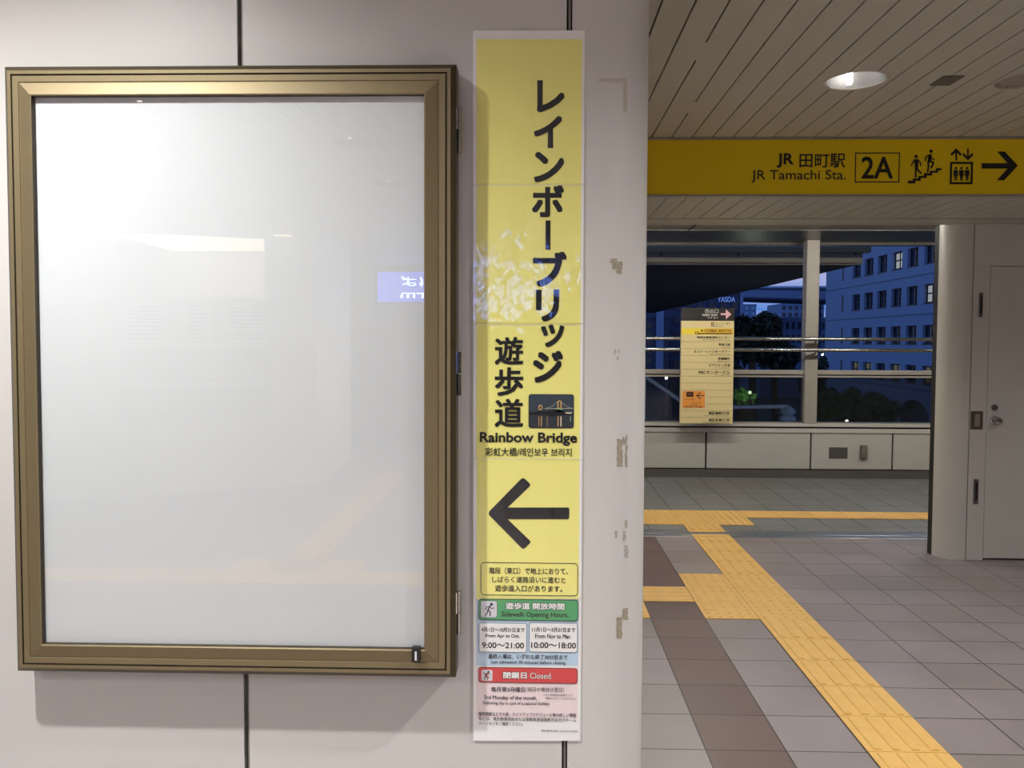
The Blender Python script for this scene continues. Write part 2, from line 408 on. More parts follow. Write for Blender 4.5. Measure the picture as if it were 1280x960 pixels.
struct(kc.build('ceiling_deck', [DCEIL, DBEAM, mat('deck_gutter', (66, 64, 60)), DARK]))

# ---- door wall with its round corner column and dark shutter guide
xl = AX(1183.5, 500, YD-.03); xj = AX(1212.5, 500, YD); rr = .13
dw = MB()
pts = [(9, YD), (xj+.004, YD), (xj+.004, YD+.05), (9, YD+.05)]
col = [(xj-.004, YD), (xl+rr, YD-.005)]+[(xl+rr-rr*sin(rad(a)), YD+rr-rr*cos(rad(a))-.005) for a in range(10, 91, 10)]+[(xl, YD+.135), (xj-.004, YD+.135)]
dw.prism(col, 'z', 0, ZS+.4, 0)
xd0 = AX(1234.5, 500, YD); zd = AZ(1245, 333, YD); zh = AZ(1245, 279, YD)
dw.box(xj+.004, xd0-.003, YD+.004, YD+.06, .0, zh-.006, 0)                 # frame strip beside the door
dw.box(xd0-.003, 9, YD+.004, YD+.06, zd+.004, zh-.006, 0)                  # fixed panel over it
dw.box(xj+.004, 9, YD-.002, YD+.06, zh, ZS+.4, 0)                          # head up to the soffit
dw.box(xj-.01, 9, YD+.045, YD+.10, 0, ZS+.4, 1)
dw.box(xd0+.95, 9, YD, YD+.06, 0, zd+.01, 0)
struct(dw.build('wall_side', [WALLG, DARK], smooth=True))
gd = MB(); gd.box(xl+.004, xl+.05, YD+.137, YD+.185, 0, ZS)
gd.box(xl+.0, xl+.008, YD+.137, YD+.20, 0, ZS)
struct(gd.build('trim_2', [mat('shutter_guide', (46, 44, 41), rough=.4, metal=.5)]))

door = struct(MB().bbox(xd0+.001, xd0+.945, YD+.006, YD+.046, .012, zd, .003).build('door_1', [WALLG]))
door['label'] = 'pale grey steel service door beside the round corner column'; door['category'] = 'door'
kx, kz = AX(1243.5, 526, YD), AZ(1243.5, 526, YD)
MB().lathe([(.034, 0), (.034, -.008), (.030, -.011), (.014, -.013), (.014, -.03), (.024, -.036), (.028, -.05), (.024, -.062), (.008, -.066), (.001, -.066)], (kx, YD+.006, kz), 'y', 28).build('door_knob', [STEEL], door, smooth=True)
MB().lathe([(.022, 0), (.022, -.008), (.018, -.014), (.008, -.015), (.001, -.015)], (AX(1243.5, 509.5, YD), YD+.006, AZ(1243, 509.5, YD)), 'y', 24).build('deadbolt', [STEELD], door, smooth=True)
def wallplate(x0, y0, x1, y1, name, m, inner=None):
    a, b, c, d = AX(x0, y0, YD), AX(x1, y0, YD), AZ(x0, y1, YD), AZ(x0, y0, YD)
    q = MB().bbox(a, b, YD-.006, YD+.01, c, d, .002)
    o = q.build(name, [m], WS)
    if inner: MB().bbox(a+(b-a)*.28, b-(b-a)*.28, YD-.009, YD, c+(d-c)*.15, d-(d-c)*.15, .002).build(inner[0], [inner[1]], o)
WS = bpy.data.objects['wall_side']
wallplate(1214, 514, 1228.5, 536.5, 'strike_plate', mat('aged_brass', (104, 92, 72), rough=.4, metal=.7), ('latch_slot', mat('latch_grey', (150, 144, 132), rough=.5, metal=.3)))
wallplate(1224.3, 366, 1228.6, 396.5, 'flush_bolt', STEELD, ('bolt_lever', BLACK))
wallplate(1217.6, 599, 1223, 629.5, 'flush_bolt', STEELD, ('bolt_lever', BLACK))

# ---- parapet of the deck
CAP = mat('parapet_cap', (194, 191, 186), rough=.5, var=.05)
PAN = mat('parapet_panel', (188, 186, 180), rough=.55, var=.06, scale=5)
GRAN = mat('granite_kerb', (86, 83, 79), rough=.6, var=.75, scale=130)
zp = lambda y: AZ(1000, y, YP)
pj = [AX(882.5, 560, YP), AX(1013.5, 560, YP), AX(1115.8, 560, YP)]
edges = [-4.0]+pj+[pj[2]+1.18, 9]
pp = MB()
z0, z1, z2, z3, z4 = zp(587.5), zp(541), zp(535.4), zp(533.2), zp(529.6)
for i in range(len(edges)-1):
    a, b = edges[i]+.009, edges[i+1]-.009
    pp.bbox(a, b, YP, YP+.12, z0+.012, z1, .004, 0)
    pp.bbox(a-.007, b+.007, YP-.03, YP+.30, z3, z4, .006, 1)
pp.box(-4, 9, YP-.015, YP+.26, z1+.002, z2, 1)
pp.box(-4, 9, YP+.02, YP+.28, 0, z3+.01, 2)
pp.box(-4, 9, YP-.02, YP+.1, 0, z0, 3)
struct(pp.build('wall_parapet', [PAN, CAP, DARK, GRAN]))

# ---- kiosk wall behind the viewer, mirrored in the glass of the case
kw = MB(); kp = [(-6, -3.9), (-4.4, -4.55), (-2.55, -5.35), (-2.30, -5.6), (-2.3, -7.2), (-6, -7.2)]
wa, wb = (-4.0, -4.723), (-2.75, -5.264)
def kiosk_seg(a, b, z0, z1): kw.add([(a[0], a[1], z0), (b[0], b[1], z0), (b[0], b[1], z1), (a[0], a[1], z1)], [(0, 1, 2, 3)])
for i in range(5):
    a, b = kp[i], kp[i+1]
    if i == 1:
        kiosk_seg(a, wa, 0, ZC); kiosk_seg(wb, b, 0, ZC); kiosk_seg(wa, wb, 0, 1.95); kiosk_seg(wa, wb, 2.55, ZC)
    else: kiosk_seg(a, b, 0, ZC)
kw.box(-4.6, -2.4, -6.9, -6.8, 1.5, 2.6, 0); kw.box(-6, -2.3, -7.1, -4.9, 1.6, 1.62, 0)
struct(kw.build('wall_kiosk', [mat('kiosk_wall', (214, 210, 202), rough=.5)], fix=False))
MB().box(-4.3, -2.5, -6.7, -5.3, 2.585, 2.6).build('ceiling_light_kiosk', [glow('kiosk_light', (255, 236, 200), 3.)])
tag(bpy.data.objects['ceiling_light_kiosk'], 'glowing warm ceiling panel inside the kiosk opening, mirrored in the glass', 'light')
dx, dy = (kp[2][0]-kp[1][0]), (kp[2][1]-kp[1][1]); dl = math.hypot(dx, dy); dx /= dl; dy /= dl
def kiosk_board(s0, s1, z0, z1, name, m, label, cat, nl=0):
    def P(s, d): return (kp[1][0]+dx*s-dy*(d+.004), kp[1][1]+dy*s+dx*(d+.004))
    q = MB(); a = P(s0, .03); b = P(s1, .03); c = P(s1, .003); d = P(s0, .003)
    q.prism([a, b, c, d], 'z', z0, z1, 0)
    for k in range(nl):
        zz = z1-(z1-z0)*(k+1)/(nl+1); a, b, c, d = P(s0+.06, .033), P(s1-.06, .033), P(s1-.06, .029), P(s0+.06, .029)
        q.prism([a, b, c, d], 'z', zz-.006, zz+.006, 1)
    tag(q.build(name, [m, mat('print_grey', (120, 120, 120))]), label, cat)
PAPER = mat('paper', (225, 222, 216), rough=.6)
kiosk_board(.45, 1.85, 1.10, 1.42, 'notice_board', mat('board_grey', (176, 176, 174)), 'upper wide grey access panel on the kiosk wall, mirrored in the glass', 'panel')
kiosk_board(.45, 1.85, .74, 1.07, 'notice_board', mat('board_grey', (176, 176, 174)), 'lower wide grey access panel on the kiosk wall, mirrored in the glass', 'panel')
kiosk_board(.46, .9, 1.5, 1.88, 'notice_sheet', PAPER, 'ruled notice at the outer end of the kiosk wall, mirrored in the glass', 'notice', 9)
kiosk_board(1.02, 1.28, 1.46, 1.9, 'notice_sheet', PAPER, 'narrow ruled notice in the middle of the kiosk wall, mirrored in the glass', 'notice', 10)
kiosk_board(1.38, 1.84, 1.5, 1.88, 'notice_sheet', PAPER, 'ruled notice next to the kiosk corner, mirrored in the glass', 'notice', 9)

# ================================================================== TACTILE PAVING
YEL = mat('tactile_yellow', (230, 184, 104), rough=.5, var=.12, scale=14)
def tgx(i): return GX+i*PX_
def tgy(j): return GY+j*PY_
def tactile(tiles, label):
    "tiles: (column, row, kind) on the floor grid; v and h bars, d domes"
    q = MB()
    for i, j, kd in tiles:
        x0, x1, y0, y1 = tgx(i)+.002, tgx(i+1)-.002, tgy(j)+.002, tgy(j+1)-.002
        if j == 11: y1 = min(y1, YT-.002)
        if j == 12: y0 = YT+.228
        q.box(x0, x1, y0, y1, -.004, .004)
        if j == 11: q.box(x0, x1, YT+.002, YT+.073, .0035, .0052); q.box(x0, x1, YT+.153, YT+.224, .0035, .0052)
        if kd == 'd':
            for a in range(5):
                for b in range(5):
                    q.lathe([(.0115, .003), (.0065, .0085), (.0004, .009)], (x0+.030+a*.0588, y0+.030+b*.0575, 0), n=8)
        else:
            for a in range(4):
                if kd == 'v':
                    c = x0+.042+a*.0703; q.prism([(c-.0175, .003), (c+.0175, .003), (c+.012, .0085), (c-.012, .0085)], 'y', y0+.012, y1-.012)
                else:
                    c = y0+.040+a*.070; q.prism([(c-.0175, .003), (c+.0175, .003), (c+.012, .0085), (c-.012, .0085)], 'x', x0+.012, x1-.012)
    return tag(q.build('tactile_paving', [YEL]), label, 'tactile paving')
NEAR = -5
tactile([(2, j, 'v') for j in range(-3, 5)]+[(2, j, 'd') for j in range(5, 8)]+[(2, j, 'v') for j in range(8, 12)], 'long yellow ribbed guide strip running down the hall floor to the metal threshold')
tactile([(1, j, 'd') for j in range(5, 8)], 'block of three yellow dotted paving tiles left of the long ribbed strip')
tactile([(i, 6, 'h') for i in range(-6, 1)], 'short yellow ribbed guide strip running left from the dotted block to the wall corner')
tactile([(-1, 5, 'd')], 'yellow dotted paving tile peeping out past the wall corner')
JC = [(2, 12, 'v')]
yk = [(i, 13, 'd') for i in (0, 1, 2, 3)]+[(i, 14, 'd') for i in (0, 1, 2, 3)]
tactile([(2, 12, 'v')]+yk+[(i, 14, 'h') for i in range(4, 26)]+[(i, 14, 'h') for i in range(-8, 0)], 'yellow dotted block beyond the metal threshold with a strip running right')
tactile([(i, -18, 'h') for i in range(-20, 4)], 'yellow guide strip crossing the floor behind the viewer, mirrored low in the glass')
tactile([(-8, j, 'v') for j in range(-32, -18)]+[(-7, -18-1, 'd'), (-9, -19, 'd'), (-8, -19, 'd')], 'yellow guide strip running away behind the viewer, mirrored in the glass')

# ================================================================== POSTER CASE ON THE WALL
YF = YW-.062
x0, x1 = AX(10, 460, YF), AX(569.5, 460, YF); z1, z0 = AZ(287, 80, YF), AZ(293, 845, YF)
case = thing('poster_case', ((x0+x1)/2, YW, z0), 'large bronze framed wall display case with a blank white panel behind glass', 'display case')
# outline profile, from the wall out and inwards: (inset, y)
prof = [(.004, YW), (.0, YW-.006), (.0, YF+.010), (.010, YF), (.0165, YF), (.0175, YF+.003), (.019, YF+.003), (.020, YF), (.031, YF), (.0318, YF+.0015), (.0332, YF+.0015), (.034, YF), (.057, YF-.007), (.0592, YF-.0055), (.0595, YF+.0095)]
def frame_ring(q, prof, idx):
    n = len(prof); vs = []
    for ins, y in prof: vs += [(x0+ins, y, z0+ins), (x1-ins, y, z0+ins), (x1-ins, y, z1-ins), (x0+ins, y, z1-ins)]
    for i in range(n-1):
        for k in range(4): q.add([vs[i*4+k], vs[i*4+(k+1) % 4], vs[(i+1)*4+(k+1) % 4], vs[(i+1)*4+k]], [(0, 1, 2, 3)], idx(i))
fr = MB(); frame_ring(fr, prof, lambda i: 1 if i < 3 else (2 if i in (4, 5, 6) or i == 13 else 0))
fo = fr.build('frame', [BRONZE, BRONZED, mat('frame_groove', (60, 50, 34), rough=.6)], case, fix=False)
bmf = bmesh.new(); bmf.from_mesh(fo.data); bmesh.ops.remove_doubles(bmf, verts=bmf.verts, dist=1e-5); bmesh.ops.recalc_face_normals(bmf, faces=bmf.faces); bmf.to_mesh(fo.data); bmf.free()
ii = .0585
MB().box(x0+ii, x1-ii, YF+.0065, YF+.012, z0+ii, z1-ii).build('backing_panel', [mat('white_board', (223, 226, 230), rough=.5, var=.01, scale=2)], case)['label'] = 'blank white panel'
MB().box(x0+ii, x1-ii, YF-.0005, YF+.0025, z0+ii, z1-ii).build('glass_pane', [glass('case_glass', (.985, .99, .985), .05)], case)['label'] = 'clear glass'
for i, (ya, yb_) in enumerate(((138, 193), (440, 494), (737, 790))):
    za, zb = AZ(575, yb_, YW-.03), AZ(575, ya, YW-.03); zm = (za+zb)/2; xh = x1+.005; yh = YW-.040
    hg = MB()
    hg.lathe([(.0045, za-z0), (.0045, zm-z0-.001)], (xh, yh, z0), n=12, cap=True)
    hg.lathe([(.0045, zm-z0+.001), (.0045, zb-z0)], (xh, yh, z0), n=12, cap=True)
    hg.box(x1-.002, x1+.0025, yh, yh+.02, za, zm-.001); hg.box(x1-.002, x1+.0025, yh-.012, yh, zm+.001, zb)
    hg.build('hinge', [STEEL], case, smooth=True)
lk = Flat(YF)
a, b, c, d = AX(515.5, 816, YF), AX(526, 816, YF), AZ(520, 825, YF), AZ(520, 808, YF)
lo = MB().bbox(a, b, YF-.0115, YF+.005, c, d, .001).build('lock', [BLACK], case); lo['label'] = 'black lock tab with a white bar'
a, b, c, d = AX(519.5, 816, YF), AX(522, 816, YF), AZ(520, 822.5, YF), AZ(520, 811.5, YF)
MB().box(a, b, YF-.0125, YF-.010, c, d).build('lock_slot', [mat('white_paint', (225, 225, 222))], lo)

# ================================================================== RAINBOW BRIDGE BANNER
def lam(name, c, var=.02):
    return mat(name, c, rough=.45, var=var, scale=10, coat=1., bump=.42, bscale=11, stretch=(1.4, 1, .7), coat_rough=.06)
BY, BW, BK = lam('laminated_yellow', (246, 240, 138)), lam('laminated_white', (242, 241, 238)), lam('laminated_black', (20, 20, 17))
BGN, BGD, BRD, BRK = lam('laminated_green', (78, 166, 104)), lam('laminated_dark_green', (44, 92, 62)), lam('laminated_red', (214, 62, 62)), lam('laminated_dark_red', (120, 36, 40))
BBL, BPK, BGY, BBD = lam('laminated_blue', (190, 214, 234)), lam('laminated_pink', (240, 222, 222)), lam('laminated_grey', (214, 214, 222)), lam('laminated_slate', (110, 130, 150))
ban = thing('wall_banner', at(661, 926, YW), 'tall yellow laminated paper banner pointing left to Rainbow Bridge on the wall', 'banner')
YB = YW-.0030
def lx(y): return 591.3+.4*(y-38)/888
def rx(y): return 731-5.5*(y-38)/888
sb = [38, 230.5, 404, 573.5, 747, 926]
def slab(f, pts, m):
    n = len(pts); w = [at(p[0], p[1], f.Y) for p in pts]
    f.add(w+[(v[0], YW, v[2]) for v in w], [list(range(n))]+[(i, (i+1) % n, n+(i+1) % n, n+i) for i in range(n)], m)
for i in range(5):
    a, b = sb[i], sb[i+1]; f = Flat(YB-.0004*(i % 2)); b2 = b+(2.5 if i < 4 else 0)
    slab(f, [(lx(a), a), (lx(b2), b2), (rx(b2), b2), (rx(a), a)], 1)
    f.up(.0002); t = 49 if i == 0 else a+.6
    if i < 4: f.poly([(lx(a)+4.5, t), (lx(b)+4, b2-.6), (rx(b)-3.2, b2-.6), (rx(a)-3.4, t)], 0)
    else: f.poly([(595.5, 748.5), (595.5, 832), (722.8, 832), (723.3, 748.5)], 2); f.poly([(595.5, 834), (595.3, 898), (722, 898), (722.6, 834)], 3)
    f.build('sheet', [BY, BW, BBL, BPK], ban)['label'] = 'yellow laminated sheet' if i < 4 else 'white laminated sheet with opening hours'
YI = YB-.0012
ti = Flat(YI)
for ch, bx in zip('レインボーブリッジ', ((671.2, 100.3, 705.6, 140.3), (667.5, 145, 702.5, 185), (667.5, 189.7, 705, 227.8), (665, 231.5, 705, 271.5), None, (666.3, 314.6, 708.3, 358.3), (669.8, 361.8, 699, 402), (676.3, 405.6, 705.4, 434), (666.3, 438.5, 703.7, 478.5))):
    if bx is None: ti.rect(681.9, 275.6, 688, 312)
    else: ti.text(ch, *bx, bold=.035)
for ch, bx in zip('遊歩道', ((618.5, 421, 654, 456), (618.5, 459, 654, 495), (618.5, 498.5, 654, 534))): ti.text(ch, *bx, bold=.022)
ti.build('title_lettering', [BK], ban)
t2 = Flat(YI); t2.text('Rainbow Bridge', 599.8, 540.4, 721.5, 557, bold=.028); t2.text('彩虹大橋/레인보우 브리지', 606.8, 559.8, 714.5, 570.5, bold=.010)
t2.build('subtitle_lettering', [BK], ban)
ar = Flat(YI); C3 = lambda q: [(580+x/4.8, 560+y/4.8) for x, y in q]
ar.poly(C3([(148, 392), (152, 380), (338, 190), (347, 183), (357, 181), (366, 186), (394, 212), (398, 221), (395, 229), (262, 357), (622, 357), (630, 361), (632, 369), (631, 416), (628, 424), (620, 427), (262, 427), (396, 556), (399, 564), (395, 572), (366, 600), (357, 605), (347, 601), (338, 593), (152, 404)]))
ar.build('arrow', [BK], ban)
nb = Flat(YI); nb.rring(600.8, 703.3, 722.5, 744.6, 5, .8)
nb.text('階段（東口）で地上におりて、', 611.7, 709.6, 710, 717.9, bold=.012); nb.text('しばらく道路沿いに進むと', 615.4, 720.8, 707, 728.7, bold=.012); nb.text('遊歩道入口があります。', 618.8, 731.7, 703, 739.8, bold=.012)
nb.build('directions_box', [BK], ban)
# little night picture of a lit bridge over water
ph = Flat(YI); NIGHT, WATER, LAND = lam('print_night', (52, 66, 78)), lam('print_water', (46, 52, 60), .3), lam('print_shore', (14, 18, 20))
GOLD, WHT, SEAG, SEAB = lam('print_gold', (214, 170, 96)), lam('print_light', (240, 226, 190)), lam('print_seagreen', (96, 150, 120)), lam('print_blue', (44, 84, 120))
ph.rrect(660.8, 492.8, 717.4, 535.2, 3, 6)
ph.up(.0002); ph.rrect(661.4, 493.4, 716.8, 534.6, 2.6, 0)
ph.up(.0001); ph.rrect(661.4, 515, 716.8, 534.6, 2.4, 1)
ph.up(.0001); ph.poly([(661.4, 515), (668, 515.5), (674, 513), (682, 514), (690, 512.5), (697, 512), (704, 513), (708, 516), (716.8, 517.5), (716.8, 519), (700, 519), (690, 520.5), (680, 518.5), (661.4, 518.5)], 2)
ph.poly([(694, 511), (704, 511), (703, 515), (695, 515)], 5)
ph.up(.0001)
ph.rring(696.8, 500.8, 702, 511, 1.4, 1.35, 3); ph.rring(673, 506.2, 678, 512.5, 2, 1.2, 3)
ph.stroke([(681, 510.8), (716.6, 510.4)], .35, 4, False); ph.stroke([(683, 510.4), (690, 508), (697, 502.2)], .25, 4, False); ph.stroke([(702, 503), (709, 508.5), (714, 510)], .25, 4, False)
ph.poly([(706, 515.5), (715, 515.5), (714.5, 517.2), (708, 517)], 4)
for x, wd, m in ((697.6, 1.2, 3), (701.2, 1.3, 4), (673.6, .8, 3), (676.8, 1.0, 3), (713, 1.6, 5), (684, .5, 3)): ph.rect(x-wd/2, 520.5, x+wd/2, 533 if m != 5 else 527, m)
ph.build('night_picture', [NIGHT, WATER, LAND, GOLD, WHT, SEAG, BK], ban)['label'] = 'small night picture of a lit suspension bridge'
# opening hours
def figure(f, X, Y, k, m):
    "a little walking figure bent forward"
    P = lambda x, y: (X+x*k, Y+y*k)
    f.disc(*P(.18, -.36), .11*k, m); f.stroke([P(.08, -.22), P(-.08, .08)], .09*k, m); f.stroke([P(.08, -.2), P(.2, -.05), P(.38, -.1)], .05*k, m)
    f.stroke([P(.03, -.22), P(-.2, -.14), P(-.22, .02)], .05*k, m); f.stroke([P(-.08, .08), P(-.12, .26), P(-.26, .48)], .07*k, m); f.stroke([P(-.06, .08), P(.1, .22), P(.08, .48)], .07*k, m)
op = Flat(YI); op.rrect(598, 749, 723, 776, 4, 1); op.up(.0002); op.rrect(599.2, 750.2, 721.8, 774.8, 3.4, 0)
op.up(.0002); op.rrect(600.6, 750.6, 621.8, 772.4, 2.4, 1); op.up(.0002); op.rrect(601.3, 751.3, 621.1, 771.7, 2, 2)
op.text('遊歩道 開放時間', 631.2, 752.8, 706.3, 762.8, 1, bold=.07); op.text('Sidewalk Opening Hours.', 626.8, 765, 710.6, 773, 3, bold=.012)
op.up(.0004); figure(op, 611.2, 761.5, 17, 3); op.text('遊歩道 開放時間', 632, 753.6, 705.5, 762, 4, bold=.03)
op.build('opening_hours_bar', [BGN, BGD, BGY, BK, BW], ban)['label'] = 'green bar with a walking figure'
for a, b, d1, d2, d3, xs in ((598.5, 658.5, '4月1日～10月31日まで', 'From Apr to Oct.', '9:00～21:00', ((601.9, 655.7), (607, 649.5), (602.5, 655))), (661.3, 722, '11月1日～3月31日まで', 'From Nov to Mar.', '10:00～18:00', ((665.3, 719), (669, 714), (663.8, 720)))):
    q = Flat(YI); q.rrect(a, 778.6, b, 815.5, 2.6, 1); q.up(.0002); q.rrect(a+.7, 779.3, b-.7, 814.8, 2.2, 0); q.up(.0002)
    q.text(d1, xs[0][0], 784.5, xs[0][1], 790.2, 2, bold=.02); q.text(d2, xs[1][0], 792.5, xs[1][1], 798.2, 2, bold=.02); q.text(d3, xs[2][0], 803, xs[2][1], 810.4, 2, bold=.024)
    q.build('hours_box', [BW, BBD, BK], ban)['label'] = 'white box reading '+d3.replace('～', ' to ')
q = Flat(YI); q.text('最終入場は、いずれも終了30分前まで', 610.4, 817.9, 709.5, 824.2, bold=.014); q.text('Last admission 30 minutes before closing.', 613.6, 825.9, 707.8, 831, bold=.014)
q.build('last_admission_lettering', [BK], ban)
cb = Flat(YI); cb.rrect(598, 834.5, 722, 854, 3.4, 1); cb.up(.0002); cb.rrect(599, 835.5, 721, 853, 2.8, 0); cb.up(.0002); cb.rrect(601.9, 837.4, 615.5, 851, 1.6, 2)
cb.text('閉鎖日', 628.2, 839.1, 659.3, 849.1, 1, bold=.06); cb.text('Closed.', 662.1, 840.9, 690.7, 848.6, 1, bold=.04)
cb.up(.0004); figure(cb, 608.4, 844, 11.5, 3); cb.stroke([(604.5, 840.5), (611.5, 847.5)], .9, 0); cb.stroke([(611.5, 840.5), (604.5, 847.5)], .9, 0)
cb.text('閉鎖日', 629, 839.9, 658.5, 848.3, 4, bold=.03); cb.text('Closed.', 662.5, 841.2, 690.3, 848.3, 4, bold=.0)
cb.build('closed_day_bar', [BRD, BRK, BGY, BK, BW], ban)['label'] = 'red bar with a crossed-out walking figure'
q = Flat(YI); q.text('毎月第3月曜日', 613.8, 858.7, 656.3, 864.9, bold=.014); q.text('（祝日の場合は翌日）', 658, 859, 705, 864.9, bold=.004)
q.text('※その他緊急点検等により', 679.5, 867.6, 715.7, 870.2); q.text('閉鎖されることがあります。', 682, 871.8, 720, 874.5)
q.text('3rd Monday of the month.', 605.3, 869.6, 671.5, 875.9, bold=.012); q.text('Following day in case of a national holiday.', 603.8, 877, 687.4, 882, bold=.010)
q.build('closed_day_lettering', [BK], ban)
q = Flat(YI); q.text('臨時閉鎖などその他、ライトアップスケジュール等の詳しい情報', 598.5, 890.8, 720, 895.8, bold=.008); q.text('などは、東京都港湾局または首都高速道路株式会社のホーム', 598.5, 896.9, 720, 901.5, bold=.008)
q.text('ページなどをご確認ください。', 598.5, 902.4, 654, 906.6, bold=.008); q.text('東京都港湾局 2018年5月現在', 676.6, 912.6, 722.3, 915)
q.build('small_print', [BK], ban)
# clear tape over the seams
for y in (230.5, 404, 573.5, 747): q = Flat(YI-.0006); q.rect(590, y-1.2, 731, y+1.2); q.build('seam_tape', [glass('clear_tape', (.96, .96, .95), .09)], ban)

# ================================================================== TAPE RESIDUE ON THE ROUND CORNER
def corner_pt(px, py, lift=.0006):
    d = ray(px, py); rr_ = R_+lift
    t = (YW-lift)/d[1]
    if d[0]*t <= XC: return (d[0]*t, YW-lift, H+d[2]*t)
    a = d[0]**2+d[1]**2; b = -2*(d[0]*XC+d[1]*YC); c = XC**2+YC**2-rr_**2; q = b*b-4*a*c
    t = (-b-math.sqrt(max(q, 0)))/(2*a)
    return (d[0]*t, d[1]*t, H+d[2]*t)
def blotch(name, bits, m, label):
    q = MB()
    for (x0_, y0_, x1_, y1_) in bits:
        nx, ny = 5, max(3, int((y1_-y0_)/3)); G = []
        for j in range(ny+1):
            jl, jr = random.uniform(-.8, .8), random.uniform(-.8, .8)
            G.append([corner_pt(x0_+jl+(x1_+jr-x0_-jl)*i/nx, y0_+(y1_-y0_)*j/ny+(random.uniform(-.6, .6) if j in (0, ny) else 0)) for i in range(nx+1)])
        for j in range(ny):
            for i in range(nx): q.add([G[j][i], G[j+1][i], G[j+1][i+1], G[j][i+1]], [(0, 1, 2, 3)])
    return tag(q.build(name, [m], fix=False), label, 'tape residue', 'old tape marks on the round wall corner')
T1 = mat('tape_pale', (190, 184, 172), rough=.7, var=.06, scale=80); T2 = mat('tape_brown', (158, 148, 130), rough=.8, var=.35, scale=160); T3 = mat('tape_scuff', (172, 165, 152), rough=.8, var=.3, scale=200)
blotch('tape_residue', [(749, 98, 784, 103), (779, 103, 784, 140)], T1, 'faint hooked tape mark high on the round wall corner beside the banner')
blotch('tape_residue', [(763, 323, 771, 328), (766, 327, 778, 336), (771, 336, 777, 342)], T2, 'torn brown tape scrap on the round wall corner, left of the railing view')
blotch('tape_residue', [(768, 437, 770, 443), (773, 438, 775, 441), (771, 446, 773, 450)], T3, 'tiny pale tape specks on the round wall corner')
blotch('tape_residue', [(771.5, 549, 778, 583), (782, 543, 784, 584), (779, 546, 781, 556)], T2, 'pair of brown tape strips on the round wall corner near Rainbow Bridge lettering')
blotch('tape_residue', [(781, 650, 784, 660), (779, 664, 782, 676), (781, 682, 785, 697), (769, 664, 771, 672)], T3, 'scratchy grey tape remains on the round wall corner beside the arrow')
blotch('tape_residue', [(771, 772, 778, 798), (779, 760, 785, 775)], T2, 'lowest brown tape strips on the round wall corner above black scuffs')

# ================================================================== DOWNLIGHTS
REFL = mat('lamp_reflector', (120, 120, 120), rough=.55, metal=.6, var=.03)
def downlight(x, y, lit, label, group, k=1.):
    t = thing('downlight', (x, y, ZC), label, 'ceiling light', group)
    MB().lathe([(RL-.002, .005), (RL-.001, -.002), (RL+.010, -.004), (RL+.013, -.001), (RL+.013, .0)], (x, y, ZC), n=40).build('trim_ring', [mat('lamp_ring', (186, 180, 168), rough=.4)], t, smooth=True)
    if lit:
        MB().lathe([(RL-.003, .0), (RL-.008, .03), (RL-.02, .065), (RL-.045, .10), (.045, .118), (.0, .122)], (x, y, ZC), n=40).build('reflector', [REFL], t, smooth=True)
        MB().lathe([(.001, .004), (.010, .007), (.014, .016), (.014, .04), (.010, .10)], (x, y+.078, ZC), n=16).build('bulb', [glow('bulb_light', (255, 248, 238), 14.)], t, smooth=True)
        ld = bpy.data.lights.new('downlight_bulb', 'SPOT'); ld.energy = LAMP_W*k; ld.spot_size = rad(2*69); ld.spot_blend = 1.; ld.shadow_soft_size = .028; ld.color = (1., .995, .975)
        lo = bpy.data.objects.new('downlight_bulb', ld); COL.objects.link(lo); lo.parent = t; lo.location = (0, 0, .036)
    else:
        MB().lathe([(RL-.002, .012), (.0, .012)], (x, y, ZC), n=40).build('blank_plate', [mat('lamp_blank', (150, 143, 132), rough=.5)], t, smooth=True)
    return t
vis = downlight(*LIT[4][:2], True, 'round glowing downlight in the slatted ceiling above the yellow sign', None, LIT[4][2])
hid = downlight(*LIT[0][:2], True, 'lit round downlight in the hall ceiling near the wall, mirrored in the glass', 'downlights behind the viewer')
WHERE = {1: 'one step behind the case', 2: 'two steps behind the case', 3: 'beside the round wall corner', 5: 'behind the viewer on the banner side', 6: 'added as fill off to the right, level with the wall', 7: 'added as fill off to the right, behind the viewer', 8: 'mirrored near the upper left corner of the glass', 9: 'added as fill right of the blanked-off plate', 10: 'added as fill far off to the right', 11: 'added as fill far behind the viewer', 12: 'added as fill far behind and to the right', 13: 'added as fill in front of the blue display', 14: 'added as fill far off to the left along the wall'}
for i, q in enumerate(LIT):
    if i in (0, 4): continue
    o = copy_tree(hid); o.location = (q[0], q[1], ZC); o['label'] = 'lit round downlight in the hall ceiling '+WHERE[i]
    for ch in o.children:
        if ch.type == 'LIGHT': ch.data = ch.data.copy(); ch.data.energy = LAMP_W*q[2]
downlight(*UNLIT, False, 'round blanked-off ceiling plate at the right edge of the slatted ceiling', None)
# round blank covers closing old holes over single grooves, and a small square vent
for (px, py), nm, lb in (((890, 64.5), 'blank_cover', 'round painted cover on the slatted ceiling, the nearer of two'), ((862.5, 134.5), 'blank_cover', 'round painted cover on the slatted ceiling, nearer the yellow sign')):
    c = atz(px, py, ZC); c = (g0+PITCH*round((c[0]-g0)/PITCH), c[1], ZC)
    tag(MB().lathe([(.098, .001), (.098, -.0003), (.096, -.0006), (.0, -.0006)], (c[0], c[1], ZC), n=40).build(nm, [SLAT]), lb, 'ceiling cover')
va, vb = atz(1162, 106, ZC), atz(1197, 94.6, ZC)
vt = MB(); vt.box(va[0], va[0]+.088, vb[1]-.002, va[1]+.002, ZC-.004, ZC+.01)
tag(vt.build('ceiling_vent', [mat('vent_grey', (92, 86, 78), rough=.6)]), 'small dark square vent cover beside the glowing downlight', 'vent')

